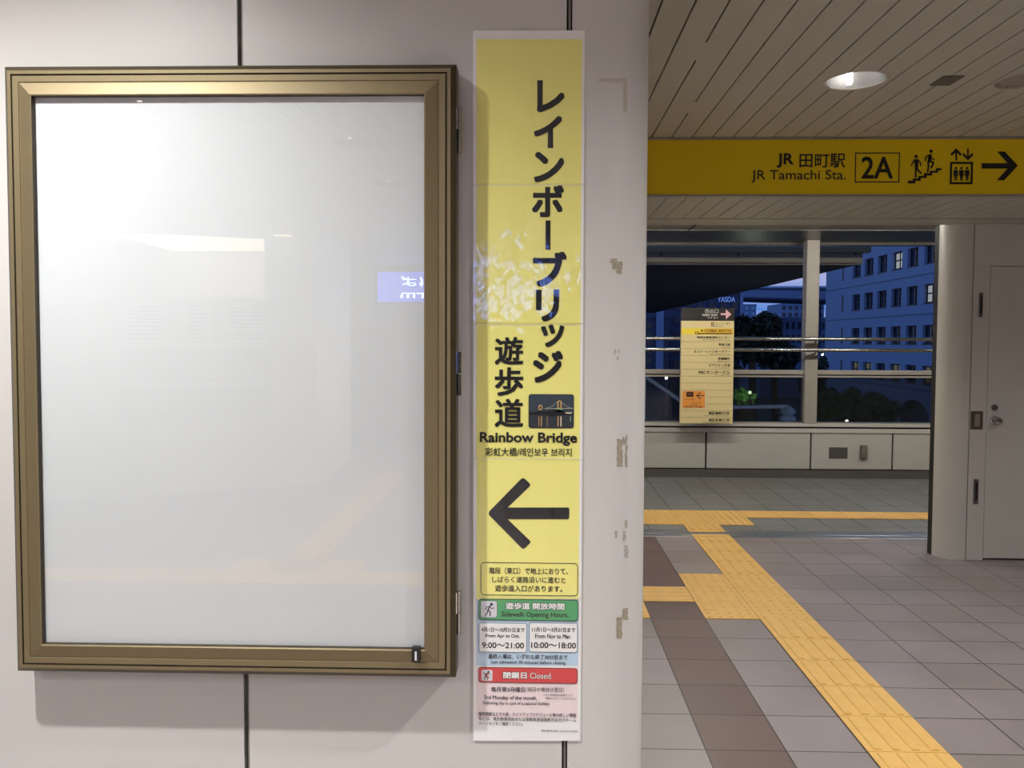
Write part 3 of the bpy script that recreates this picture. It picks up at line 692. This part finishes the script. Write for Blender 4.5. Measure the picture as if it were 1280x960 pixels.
# ================================================================== LINTEL SIGN
SY = mat('sign_yellow', (226, 194, 18), rough=.6, spec=.25, var=.02); SK = mat('sign_black', (26, 22, 18), rough=.35); SG = mat('sign_edge', (150, 142, 130), rough=.4, metal=.3)
zb, zt = AZ(1040, 243, YS), AZ(1040, 174.5, YS)
xs0, xs1 = XC+R_+.0, 7.0
ls = thing('lintel_sign', ((xs0+xs1)/2, YS, zb), 'long yellow station direction sign hung below the slatted ceiling', 'sign')
MB().box(xs0, xs1, YS, YS+.05, zb, zt).build('sign_panel', [SY], ls)
MB().bbox(xs0, xs1, YS-.012, YS+.05, zt, ZC+.004, .004).build('upper_trim', [SG], ls)
MB().box(xs0, xs1, YS-.004, YS+.05, zb-.008, zb).build('lower_trim', [SG], ls)
YL = YS-.0015
q = Flat(YL); q.text('JR', 971, 191.6, 992.6, 209.8, bold=.032); q.text('田町駅', 999.3, 192, 1056.6, 209.6, bold=.014); q.text('JR Tamachi Sta.', 939.3, 212.4, 1057.5, 228.2, bold=.006)
q.build('station_lettering', [SK], ls)
q = Flat(YL); q.rring(1068.6, 190.6, 1124.6, 228.2, .1, 1.3); q.text('2A', 1076.7, 195.8, 1116.4, 223.2, bold=.018); q.build('exit_number', [SK], ls)
D5 = lambda q: [(1060+x/5.818, 170+y/5.818) for x, y in q]; d5 = lambda x, y: (1060+x/5.818, 170+y/5.818); W5 = 1/5.818
q = Flat(YL)
st = [(435, 345), (435, 325), (472, 325), (472, 308), (512, 308), (512, 290), (552, 290), (552, 270), (595, 270), (595, 252), (638, 252), (638, 234), (680, 234), (680, 250), (655, 250), (655, 268), (612, 268), (612, 288), (572, 288), (572, 306), (530, 306), (530, 326), (490, 326), (490, 345)]
q.poly(D5(st))
def limb(p, wd): q.stroke([d5(*a) for a in p], wd*W5)
q.disc(*d5(495, 149), 12*W5); q.disc(*d5(604, 110), 12*W5)
q.poly(D5([(480, 170), (510, 168), (513, 200), (508, 245), (487, 245), (484, 200)])); limb([(484, 172), (470, 195), (462, 213)], 10); limb([(508, 172), (526, 195), (529, 215)], 10)
limb([(493, 240), (492, 296)], 13); limb([(502, 240), (530, 270)], 13)
q.poly(D5([(580, 140), (607, 128), (606, 165), (603, 190), (577, 195), (582, 160)])); limb([(580, 142), (564, 160), (562, 178)], 10); limb([(602, 135), (606, 160), (625, 172)], 9)
limb([(583, 190), (586, 220), (580, 258)], 13); limb([(598, 185), (622, 194), (606, 230)], 13)
q.build('stairs_pictogram', [SK], ls)
q = Flat(YL); a = d5(741, 188); b = d5(908, 351); q.rring(a[0], a[1], b[0], b[1], .1, 15*W5)
for cx in (784, 825, 866):
    q.disc(*d5(cx, 234), 9*W5); q.poly(D5([(cx-17, 247), (cx+17, 247), (cx+17, 290), (cx+11, 290), (cx+10, 325), (cx+2, 325), (cx, 295), (cx-2, 325), (cx-10, 325), (cx-11, 290), (cx-17, 290)]))
q.poly(D5([(787, 90), (825, 128), (825, 142), (815, 142), (793, 120), (793, 178), (780, 178), (780, 120), (758, 142), (748, 142), (748, 128)])); q.poly(D5([(872, 178), (834, 140), (834, 126), (845, 126), (866, 148), (866, 92), (878, 92), (878, 148), (900, 126), (910, 126), (910, 140)]))
q.build('lift_pictogram', [SK], ls)
q = Flat(YL); q.poly(D5([(972, 198), (1160, 198), (1085, 113), (1140, 113), (1235, 215), (1135, 322), (1083, 322), (1160, 237), (972, 237)])); q.build('arrow', [SK], ls)

# ================================================================== RAILING OF THE DECK
YR = 9.19; POSTY = 9.40
POST = mat('railing_paint', (158, 152, 144), rough=.45, var=.04)
rl = thing('deck_railing', (3., YP+.05, z4), 'deck railing with square post, two steel handrails and wired glass over the parapet', 'railing')
px0, px1 = AX(1007, 420, POSTY-.07), AX(1023, 420, POSTY-.07); pw = px1-px0
posts = [px0, px0-3.0, px0+3.0]
for x in posts: MB().bbox(x, x+pw, POSTY-.07, POSTY+.07, z4-.002, ZK, .006).build('post', [POST], rl)
rails = []
for y in (423.5, 437.3):
    z = AZ(960, y, YR)
    o = MB().tube([(-3.9, YR, z), (8.9, YR, z)], .021, 20).build('handrail', [STEEL], rl, smooth=True); rails.append(z)
    for x in posts:
        MB().tube([(x+pw*.55, YR+.01, z), (x+pw*.55, YR+.03, z-.03), (x+pw*.55, YR+.06, z-.045), (x+pw*.55, POSTY-.06, z-.045)], .009, 8).build('rail_bracket', [STEELD], rl, smooth=True)
        MB().lathe([(.0225, -.006), (.0225, .006)], (x+pw*.62, YR, z), 'x', 20, cap=True).build('rail_sleeve', [STEELD], rl, smooth=True)
bays = [(posts[1]+pw, posts[0]), (posts[0]+pw, posts[2]), (-3.9, posts[1]), (posts[2]+pw, 8.9)]
zr0, zr1 = AZ(960, 471, POSTY), AZ(960, 463, POSTY)
for a, b in bays:
    q = MB(); q.bbox(a, b, POSTY-.04, POSTY+.03, zr0+.028, zr1+.006, .008); q.box(a, b, POSTY-.02, POSTY+.02, zr0+.014, zr0+.03, 1); q.bbox(a, b, POSTY-.035, POSTY+.03, zr0-.004, zr0+.016, .003)
    q.build('top_rail', [POST, DARK], rl)
    MB().box(a, b, POSTY-.004, POSTY+.004, z4, zr0).build('glass_panel', [glass('wired_glass', (.62, .66, .66), .04, True)], rl)['label'] = 'wired glass'
    MB().box(a, b, POSTY-.02, POSTY+.02, z4-.002, z4+.012).build('glass_sill', [POST], rl)

# ================================================================== DIRECTORY BOARD
YG = 9.108
gx0, gx1 = AX(851, 457, YG), AX(917, 457, YG); gz0, gz1 = AZ(884, 529.5, YG), AZ(884, 385, YG)
db = thing('directory_board', ((gx0+gx1)/2, YG, gz0), 'tall cream directory board with a black WEST EXIT head, fixed to the deck rails', 'directory sign')
CRM = mat('board_cream', (232, 214, 158), rough=.4, var=.03); HDK = mat('board_head', (38, 36, 34), rough=.35); DYE = mat('board_yellow', (250, 224, 70), rough=.4); DYK = mat('board_amber', (240, 196, 60), rough=.4)
DBK = mat('board_black', (24, 22, 20), rough=.5); DLN = mat('board_line', (170, 156, 114), rough=.6); DGR = mat('board_grey_text', (104, 96, 76), rough=.6); DWT = mat('board_white_text', (220, 216, 210), rough=.5); DPK = mat('board_pink', (240, 190, 200), rough=.5)
zh_ = AZ(884, 401, YG)
MB().bbox(gx0, gx1, YG, YG+.055, gz0, gz1, .005).build('board', [CRM], db)
MB().bbox(gx0-.001, gx1+.001, YG-.002, YG+.05, zh_, gz1+.001, .003).build('header', [HDK], db)
# header
e6 = lambda x, y: (850+x/16, 380+y/16)
q = Flat(YG-.0035)
q.text('西出口', 881.2, 386.2, 898.1, 391.4, 0, bold=.0); q.text('WEST EXIT', 877.4, 392.4, 897.3, 395.3, 0, bold=.03); q.text('서쪽 출구', 884.4, 396.3, 897.5, 398.5, 0)
q.poly([e6(815, 185), e6(915, 185), e6(915, 105), e6(1030, 205), e6(915, 305), e6(915, 222), e6(815, 222)], 1)
q.build('header_lettering', [DWT, DPK], db)
q = Flat(YG-.0015)
q.rect(852, 410.5, 882, 418, 0); q.rect(882, 410.5, 916.3, 418, 1)
q.build('yellow_row', [DYE, DYK], db)
q = Flat(YG-.001)
for y in (427, 435.6, 444.3, 453, 461.7, 470.4, 479, 487.6, 496.2, 504.8, 513.4, 521.8): q.rect(851.6, y-.22, 915.8, y+.22, 0)
q.build('row_line', [DLN], db)
q = Flat(YG-.003); q.rring(889, 403, 892.6, 408, .2, .7, 0); q.disc(890.8, 405.5, .7, 0); q.text('エレベーター', 894, 403, 913.8, 406.4, 0); q.text('Elevator', 893.6, 406.9, 905.3, 408.6, 1)
PN = [DBK, DGR, mat('board_brown_text', (120, 84, 20))]; q.build('lift_row', PN, db); q = Flat(YG-.003)
q.text('東京労働局 海岸庁舎', 875.6, 411.7, 914, 415.2, 2, bold=.012); q.rect(873, 416.2, 915, 417.7, 2); q.rring(869, 414.5, 873.6, 417.9, .3, .9, 2); q.build('place_name', PN, db)
for body, sub, a, y0_, y1_, sa in (('港湾労働者福祉センター', 'Kowan Workers Welfare Center', 871, 420.2, 423.2, 878), ('埠頭公園', 'Futo Park', 898, 429, 432.3, 902.5), ('ヨコソーレインボータワー', 'Yokoso Rainbow Tower', 867.2, 437.5, 441, 886.5), ('芝浦運河', 'Shibaura Canal', 897.4, 446.5, 450.1, 897), ('ピアシティ芝浦', 'Pier City Shibaura', 886.5, 454.7, 458.5, 893), ('MSCセンタービル', 'MSC Center Bldg.', 873.4, 463, 467.6, 893), ('港区海岸3丁目', 'Minato City Kaigan 3 chome', 885.4, 514.6, 518.4, 880), ('港区芝浦2丁目', 'Minato City Shibaura 2 chome', 885.4, 523.2, 526.9, 878)):
    q = Flat(YG-.003); q.text(body, a, y0_, 912.6 if y0_ < 500 else 911.5, y1_, 0, bold=.014); q.text(sub, sa, y1_+.7, 912.4 if y0_ < 500 else 911.3, y1_+2.3, 1); q.build('place_name', PN, db)
q = Flat(YG-.003); ORG = mat('sticker_orange', (240, 160, 72), rough=.5)
slab_ = lambda f, r, m: f.rect(*r, m)
q.rect(852.4, 488.2, 882.6, 510.6, 1); q.up(.0006); q.rect(852.8, 488.6, 881.3, 510, 0); q.up(.0006); q.rect(858, 489.7, 866.8, 496, 2); q.up(.0004)
q.rect(860, 492, 864, 493.2, 3)
q.stroke([(880, 494.5), (871, 494.5)], 1.1, 2, False); q.stroke([(875.3, 490.6), (870.8, 494.5), (875.3, 498.4)], 1.1, 2)
q.text('レインボー', 855.8, 498, 869.8, 500.2, 2, bold=.01); q.text('ブリッジ', 865.6, 502.1, 876, 504.7, 2, bold=.01); q.text('遊歩道', 862, 505, 871.9, 506.6, 2); q.text('Rainbow Bridge', 855.8, 507.2, 877.6, 509.5, 2, bold=.02)
q.build('orange_sticker', [ORG, mat('sticker_edge', (236, 222, 190)), mat('sticker_ink', (70, 34, 20)), mat('sticker_grey', (120, 90, 80))], db)['label'] = 'orange sticker with a left arrow'

# ---- plates on the parapet
a, b, c, d = AX(1036.2, 566, YP), AX(1059.3, 566, YP), AZ(1047, 573, YP), AZ(1047, 559.2, YP)
cp = MB().bbox(a, b, YP-.008, YP+.002, c, d, .003).build('cover_plate', [mat('plate_grey', (98, 95, 90), rough=.45, metal=.4)]); tag(cp, 'flat grey metal cover plate on the parapet', 'cover plate')
for x in (a+.012, b-.012):
    for z in (c+.012, d-.012): MB().lathe([(.004, 0), (.003, -.0015), (.0, -.0015)], (x, YP-.008, z), 'y', 8).build('screw', [STEELD], cp)
a, b, c, d = AX(1076.3, 566, YP-.04), AX(1084.6, 566, YP-.04), AZ(1080, 573.5, YP-.04), AZ(1080, 557, YP-.04)
ob = MB().bbox(a, b, YP-.04, YP+.002, c, d, .008).build('outlet_box', [mat('box_grey', (104, 96, 86), rough=.5)]); tag(ob, 'small upright grey outlet box on the parapet', 'outlet box')
MB().bbox(a+.012, b-.012, YP-.046, YP-.03, c+.05, d-.012, .003).build('outlet_lid', [mat('lid_grey', (120, 112, 102), rough=.5)], ob)

# ---- fluorescent tubes over the deck (they streak the handrails)
t = None
for i, (a, b) in enumerate(((.68, 1.91), (3.2, 4.43), (5.6, 6.83), (-1.84, -.61))):
    t = thing('tube_light', ((a+b)/2, 7.15, ZK), 'fluorescent tube light on the deck ceiling, '+('leftmost in view behind the soffit', 'middle one behind the soffit', 'right one behind the soffit', 'off to the left')[i], 'ceiling light', 'tube lights over the deck')
    MB().prism([(7.09, ZK), (7.10, ZK-.02), (7.20, ZK-.02), (7.21, ZK)], 'x', a-.03, b+.03).build('housing', [mat('tube_housing', (210, 208, 200))], t)
    MB().tube([(a, 7.15, ZK-.04), (b, 7.15, ZK-.04)], .016, 12).build('tube', [glow('tube_glow', (255, 248, 236), TUBE_E)], t, smooth=True)

# ---- blue display board behind the viewer (its reflection is in the glass and the laminate)
lb = thing('display_board', (-.9, -9.2, 2.0), 'blue lit platform display behind the viewer, mirrored in the glass', 'display board')
MB().bbox(-2.4, .5, -9.32, -9.22, 2.05, 2.6, .01).build('cabinet', [mat('display_case', (20, 24, 40), rough=.4)], lb)
q = MB()
for body, xa, xb, za, zb_ in (('のりば', -.9, -2.0, 2.34, 2.48), ('Platform', -.9, -2.0, 2.16, 2.28), ('のりば', .3, -.6, 2.34, 2.48), ('Platform', .3, -.6, 2.16, 2.28)):
    vs, fs = glyphs(body, .0); MB().add([(xa+(xb-xa)*u, -9.215, za+(zb_-za)*v) for u, v in vs], fs).build('display_lettering', [glow('display_glow', (150, 185, 255), 26.)], lb)
MB().box(-2.35, .45, -9.219, -9.217, 2.1, 2.55).build('display_screen', [glow('display_blue', (60, 100, 255), 4.)], lb)

# ================================================================== OUTSIDE
GZ = -6.5
gr = MB(); gr.box(-60, 120, YP+.4, 300, GZ-.2, GZ); struct(gr.build('ground', [mat('street', (60, 62, 66), rough=.8)]))
# walkway canopy
zc0, zc1 = AZ(950, 329.5, 11), AZ(950, 308, 11)
cx1 = AX(1088, 318, 11)
cn = thing('walkway_canopy', (0, 11, zc0), 'long flat walkway canopy outside with a pale fascia and an underside painted dark as shade', 'canopy')
CANF = mat('canopy_fascia', (100, 90, 74), rough=.5); CAND = mat('canopy_underside_shade', (20, 21, 22), rough=.8)  # near-black paint stands in for the shade under the roof
MB().box(-8, cx1-.14, 11.03, 30, zc0+.002, zc1-.02).build('roof_slab', [CAND], cn)
q = MB(); q.box(-8, cx1-.1, 11, 11.06, zc0, zc1-.07); q.bbox(-8, cx1, 10.97, 11.08, zc1-.08, zc1, .01); q.box(-8, cx1-.12, 11, 11.08, zc0-.012, zc0+.012)
q.build('fascia', [CANF], cn)
q = MB(); q.box(cx1-.14, cx1-.1, 11.02, 30, zc0, zc1-.05); q.box(cx1-.12, cx1, 11.02, 30, zc1-.06, zc1); q.build('side_fascia', [CAND], cn)
for px, py in ((826, 318.4), (923, 318), (1069.5, 317)):
    MB().lathe([(.018, 0), (.014, -.008), (.0, -.008)], (AX(px, py, 11), 11., AZ(px, py, 11)), 'y', 12).build('bolt', [BLACK], cn)

# big blue-grey block with rows of recessed windows; its long side runs away along the view
XB = 35.0
BB = mat('block_wall', (136, 154, 192), rough=.8, var=.05, scale=.3); BF = mat('block_window_frame', (26, 30, 40), rough=.5); BP = mat('block_pane', (44, 52, 72), rough=.15); BPL = glow('lit_pane', (206, 214, 220), .42); BPD = glow('dim_lit_pane', (190, 190, 170), .13)
bb = thing('office_block', (XB, 85, GZ), 'large pale office block outside with rows of small recessed square windows', 'building')
rows = [(8.6, 10.3), (5.05, 6.75), (1.4, 3.1), (-2.2, -.55)]
wy = [71.4+3.37*k for k in range(-1, 7)]; hw = 1.12; rec = .36
ys = [64.0]+[v for y in wy for v in (y-hw, y+hw)]+[101.0]
zs = [-2.7]+[v for r_ in rows[::-1] for v in r_]+[12.6]
bw = MB()
def isw(i, j): return i % 2 == 1 and j % 2 == 1
for i in range(len(ys)-1):
    for j in range(len(zs)-1):
        a, b, c, d = ys[i], ys[i+1], zs[j], zs[j+1]
        if isw(i, j):
            bw.add([(XB, a, c), (XB, b, c), (XB, b, d), (XB, a, d), (XB+rec, a, c), (XB+rec, b, c), (XB+rec, b, d), (XB+rec, a, d)], [(0, 1, 5, 4), (1, 2, 6, 5), (2, 3, 7, 6), (3, 0, 4, 7)])
        else: bw.add([(XB, a, c), (XB, b, c), (XB, b, d), (XB, a, d)], [(0, 1, 2, 3)])
# arcade at street level
arch = [(77.3+7.0*k) for k in range(-1, 4)]; ar_, zsp, zt_ = 2.85, -6.3, -2.7
def ztop(y):
    for c in arch:
        if abs(y-c) < ar_: return zsp+1.1+1.45*math.sqrt(max(0, 1-((y-c)/ar_)**2))
    return None
N = 150
for i in range(N):
    a, b = 64+37*i/N, 64+37*(i+1)/N; m_ = (a+b)/2; q_ = ztop(m_); za = ztop(a) or GZ; zb_ = ztop(b) or GZ
    if q_ is None: za = zb_ = GZ
    else: za = za if za > GZ else q_; zb_ = zb_ if zb_ > GZ else q_
    bw.add([(XB, a, za), (XB, b, zb_), (XB, b, zt_), (XB, a, zt_)], [(0, 1, 2, 3)])
    if q_: bw.add([(XB, a, za), (XB, b, zb_), (XB+.6, b, zb_), (XB+.6, a, za)], [(0, 1, 2, 3)])
bw.add([(XB, 64, GZ), (XB+14, 64, GZ), (XB+14, 64, 12.6), (XB, 64, 12.6)], [(0, 1, 2, 3)]); bw.add([(XB, 101, GZ), (XB+14, 101, GZ), (XB+14, 101, 12.6), (XB, 101, 12.6)], [(0, 1, 2, 3)])
bw.add([(XB, 64, 12.6), (XB+14, 64, 12.6), (XB+14, 101, 12.6), (XB, 101, 12.6)], [(0, 1, 2, 3)])
bw.build('wall', [BB], bb, fix=False)
MB().box(XB+.6, XB+.8, 64, 101, GZ, -2.7).build('arcade_back', [mat('arcade_dark', (52, 58, 74))], bb)
q = MB()
for z in (11.6, 8.0-.35, 4.1, -2.75):
    if z < 12: q.box(XB-.03, XB+.02, 64, 101, z-.05, z+.05)
q.build('string_course', [mat('course_grey', (70, 84, 116))], bb)
for z0_, z1_ in rows: MB().box(XB-.01, XB+.05, 95.3, 95.75, z0_-.1, z1_+.1).build('slit_window', [BF], bb)
LITW = {(0, 3): BPL, (0, 0): BPL, (1, 1): BPL, (3, 3): BPD, (3, 5): BPD, (3, 1): BPD, (2, 6): BP, (3, 6): BPD, (0, 6): BP}
for ri, (c, d) in enumerate(rows):
    for wi, y in enumerate(wy):
        a, b = y-hw, y+hw; q = MB(); x = XB+rec-.08
        q.box(x, x+.1, a, a+.14, c, d); q.box(x, x+.1, b-.14, b, c, d); q.box(x, x+.1, a, b, c, c+.14); q.box(x, x+.1, a, b, d-.14, d); q.box(x, x+.1, a, b, c+.82, c+.94); q.box(x, x+.1, y-.05, y+.05, c, d); q.box(XB-.04, x, a-.05, b+.05, c-.08, c)
        wf = q.build('window', [BF], bb)
        MB().box(x+.07, x+.09, a, b, c, d).build('pane', [LITW.get((ri, wi-1+0), BP)], wf)

# far street: dark offices, elevated road, roofs
def block(name, d, rect, depth, m, label, wm=None, nx=0, ny=0, y_end=None):
    x0_, y0_, x1_, y1_ = rect; a, b = AX(x0_, y1_, d), AX(x1_, y1_, d); c, e = (AZ(x0_, y1_, d) if y_end is None else GZ), AZ((x0_+x1_)/2, y0_, d)
    t = thing(name, ((a+b)/2, d, c), label, 'building')
    q = MB(); q.box(a, b, d, d+depth, c, e); q.box(a-.1, b+.1, d-.1, d+.2, e-.35, e+.05); q.build('wall', [m], t)
    for i in range(nx):
        for j in range(ny):
            x = a+(b-a)*(i+.25)/nx; z = e-(e-AZ(x0_, y1_, d))*(j+.9)/(ny+.4); ww = (b-a)/nx*.5; hh = (e-AZ(x0_, y1_, d))/(ny+.4)*.55
            MB().box(x, x+ww, d-.06, d+.05, z, z+hh).build('window', [wm], t)
    return t
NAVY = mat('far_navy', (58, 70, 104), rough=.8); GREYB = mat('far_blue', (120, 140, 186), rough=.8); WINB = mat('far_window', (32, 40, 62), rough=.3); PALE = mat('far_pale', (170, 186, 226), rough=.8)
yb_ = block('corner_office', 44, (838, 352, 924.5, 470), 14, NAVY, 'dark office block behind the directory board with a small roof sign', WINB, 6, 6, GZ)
q = Flat(43.9); q.text('YASDA', 897, 371, 919, 377.5, 0, bold=.02); q.build('sign_lettering', [glow('sign_blue', (120, 160, 255), .5)], yb_)
q = Flat(43.9); q.rect(925.2, 365, 929, 398, 0); q.build('corner_strip', [GREYB], yb_)
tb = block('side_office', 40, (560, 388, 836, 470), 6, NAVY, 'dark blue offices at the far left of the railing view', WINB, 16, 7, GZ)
q = Flat(39.85); q.rect(820, 385, 829.5, 470, 0); q.build('pier', [GREYB], tb)
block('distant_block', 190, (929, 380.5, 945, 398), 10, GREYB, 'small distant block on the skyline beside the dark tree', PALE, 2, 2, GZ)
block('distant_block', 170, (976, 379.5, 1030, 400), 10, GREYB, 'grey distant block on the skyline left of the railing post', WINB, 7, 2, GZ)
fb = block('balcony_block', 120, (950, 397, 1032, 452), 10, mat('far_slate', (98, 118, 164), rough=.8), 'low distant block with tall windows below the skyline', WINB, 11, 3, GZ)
hw_ = thing('elevated_road', (AX(960, 366, 110), 110, GZ), 'elevated road crossing the sky strip beyond the canopy', 'elevated road')
q = MB(); xa, xb_ = AX(860, 366, 115), AX(1060, 366, 105)
def slope(q, pya, pyb, pyc, pyd, dep, m=0):
    "beam from left to right edge: top and bottom heights at each end"
    za, zb_, zc, zd_ = AZ(925, pya, 112), AZ(925, pyb, 112), AZ(1003, pyc, 108), AZ(1003, pyd, 108)
    L = AX(925, 366, 112); R2 = AX(1003, 366, 108); E = lambda x, u, v: u+(v-u)*(x-L)/(R2-L); D = lambda x: 112+(108-112)*(x-L)/(R2-L)
    vs = []
    for x in (xa, xb_):
        for z in (E(x, zb_, zd_), E(x, za, zc)):
            for y in (D(x), D(x)+dep): vs.append((x, y, z))
    q.add(vs, [(0, 1, 3, 2), (4, 6, 7, 5), (0, 4, 5, 1), (2, 3, 7, 6), (0, 2, 6, 4), (1, 5, 7, 3)], m)
slope(q, 362, 371, 363.2, 373, 10); q.build('girder', [mat('road_girder', (120, 136, 178), rough=.8)], hw_)
q = MB(); slope(q, 357.8, 360, 357.6, 360, 11); q.build('parapet', [PALE], hw_)
q = MB(); slope(q, 360, 362.2, 360, 363.4, 10.5); slope(q, 371, 373, 373, 375.4, 9); q.build('flange', [NAVY], hw_)
for px in (905, 1015):
    x = AX(px, 366, 112); MB().box(x, x+1.6, 113, 116, GZ, AZ(960, 366, 112)).build('pier', [NAVY], hw_)

# trees: leaves scattered over lumpy crowns
def leafmat(n, c): return mat(n, c, rough=.7, var=.5, scale=2.)
LF1, LF2, BRK = leafmat('leaves_dark', (20, 30, 18)), leafmat('leaves_green', (62, 88, 54)), mat('bark', (52, 44, 36), rough=.9)
def tree(px, py, d, rx_, rz_, m, label, n=1600, name='street_tree', leaf=.22):
    c = at(px, py, d); t = thing(name, (c[0], d, GZ), label, 'tree'); q = MB(); rnd = random.Random(int(px*7+py))
    lobes = [(0, 0, 0, 1.)]+[(rnd.uniform(-.6, .6), rnd.uniform(-.5, .5), rnd.uniform(-.45, .6), rnd.uniform(.4, .6)) for _ in range(9)]
    for _ in range(n):
        a = rnd.choice(lobes); th_, ph_ = rnd.uniform(0, 2*pi), math.acos(rnd.uniform(-1, 1)); r_ = a[3]*rnd.uniform(.55, 1)*.8
        p = (c[0]+rx_*(a[0]+r_*sin(ph_)*cos(th_)), d+rx_*(a[1]+r_*sin(ph_)*sin(th_)), c[2]+rz_*(a[2]+r_*cos(ph_)))
        u = [rnd.gauss(0, 1) for _ in range(3)]; v = [rnd.gauss(0, 1) for _ in range(3)]; L1 = math.sqrt(sum(k*k for k in u)); L2 = math.sqrt(sum(k*k for k in v)); s_ = leaf*rnd.uniform(.6, 1.3)
        u = [k/L1*s_ for k in u]; v = [k/L2*s_*.6 for k in v]
        q.add([tuple(p[k]-u[k] for k in range(3)), tuple(p[k]+v[k] for k in range(3)), tuple(p[k]+u[k] for k in range(3)), tuple(p[k]-v[k] for k in range(3))], [(0, 1, 2, 3)])
    q.build('crown', [m], t, fix=False)
    MB().tube([(c[0], d, GZ), (c[0]+.1, d, (GZ+c[2])/2), (c[0], d, c[2])], .16, 8).build('trunk', [BRK], t, smooth=True)
tree(940, 424, 34, 1.25, 1.2, LF1, 'dark full tree behind the handrails just right of the directory board', 5200, leaf=.16)
tree(968, 446, 41, 1.2, 1.1, LF1, 'dark tree behind the handrails beside the railing post', 3600, leaf=.17)
tree(897, 440, 38, 1.4, 1.6, LF1, 'dark tree hidden mostly behind the directory board', 1800, leaf=.15)
tree(1040, 515, 23, .62, .66, LF2, 'green tree behind the wired glass right of the railing post', 1800, leaf=.11)
tree(1068, 512, 26.5, .85, .80, LF2, 'green tree in front of the arcade, middle of the three behind the right glass', 2200, leaf=.11)
tree(1098, 520, 30, .72, .70, LF2, 'green tree in front of the left arch, rightmost of the three behind the right glass', 1400, leaf=.11)
tree(1016, 480, 30, .5, 1.0, LF1, 'dark narrow tree hidden behind the railing post', 900, leaf=.12)
# low planting with a small lamp, rails and lamps below the deck
c = at(931, 499, 16)
tree(931, 500, 16, .22, .22, leafmat('leaves_bright', (110, 170, 80)), 'small bright green shrub lit by a lamp behind the left wired glass', 260, 'lit_shrub', .06)
ld = bpy.data.lights.new('garden_lamp', 'POINT'); ld.energy = 7; ld.shadow_soft_size = .05; ld.color = (.9, 1, .8)
gl_ = thing('garden_lamp', (c[0]-.02, 15.55, GZ), 'tiny garden lamp beside the bright green shrub', 'lamp')
MB().lathe([(.015, 0), (.015, c[2]-GZ+.12)], (c[0]-.02, 15.55, GZ), n=8).build('post', [BLACK], gl_); MB().lathe([(.001, 0), (.03, .02), (.03, .05), (.001, .07)], (c[0]-.02, 15.55, c[2]+.12), n=12).build('bulb', [glow('garden_glow', (230, 255, 200), 3)], gl_)
lo = bpy.data.objects.new('garden_lamp_light', ld); COL.objects.link(lo); lo.parent = gl_; lo.location = (0, 0, c[2]-GZ+.2)
BLP = mat('blue_grey_pipe', (178, 196, 226), rough=.4, metal=.3)
a, b = at(800, 466, 11.5), at(858, 506, 11.5)
sr = thing('stair_handrail', (a[0], a[1], b[2]-1.), 'sloping blue-grey stair handrail behind the glass left of the directory board', 'handrail')
MB().tube([a, b], .028, 12).build('rail', [BLP], sr, smooth=True)
for k in (.1, .9):
    p = tuple(a[i]+(b[i]-a[i])*k for i in range(3)); MB().tube([p, (p[0], p[1], p[2]-1.)], .02, 8).build('post', [BLP], sr)
a, b = at(905, 509, 13), at(985, 508, 13)
pr = thing('pipe_rail', (b[0], b[1], b[2]-.3), 'level blue-grey pipe rail with a knobbed end behind the left wired glass', 'handrail')
MB().tube([a, b], .03, 12).build('rail', [BLP], pr, smooth=True)
MB().lathe([(.04, .0), (.10, -.04), (.12, -.10), (.06, -.13), (.12, -.17), (.12, -.22), (.05, -.24), (.05, -.5)], b, n=16).build('base', [BLP], pr, smooth=True)
def street_lamp(px, py, d, s, label, arm=0, e=9):
    p = at(px, py, d); t = thing('street_lamp', (p[0]-arm, d, GZ), label, 'lamp')
    pts = [(p[0]-arm, d, GZ), (p[0]-arm, d, p[2]-arm*.9), (p[0]-arm*.8, d, p[2]-arm*.25), (p[0]-arm*.35, d, p[2]+.02), (p[0], d, p[2]+s)] if arm else [(p[0], d, GZ), (p[0], d, p[2]-s)]
    MB().tube(pts, .05, 8).build('pole', [mat('pole_grey', (90, 100, 124), rough=.5)], t, smooth=True)
    MB().lathe([(.001, -s), (s*.7, -s*.7), (s, 0), (s*.7, s*.7), (.001, s)], p, n=14).build('lamp_globe', [glow('lamp_glow', (255, 246, 226), e)], t, smooth=True)
street_lamp(833, 472.5, 24, .045, 'white globe lamp glowing behind the glass left of the directory board')
street_lamp(1028, 443, 40, .055, 'tall curved street lamp beside the railing post', .22)
street_lamp(1058.5, 526.5, 22, .04, 'low white lamp just above the parapet in front of the trees')
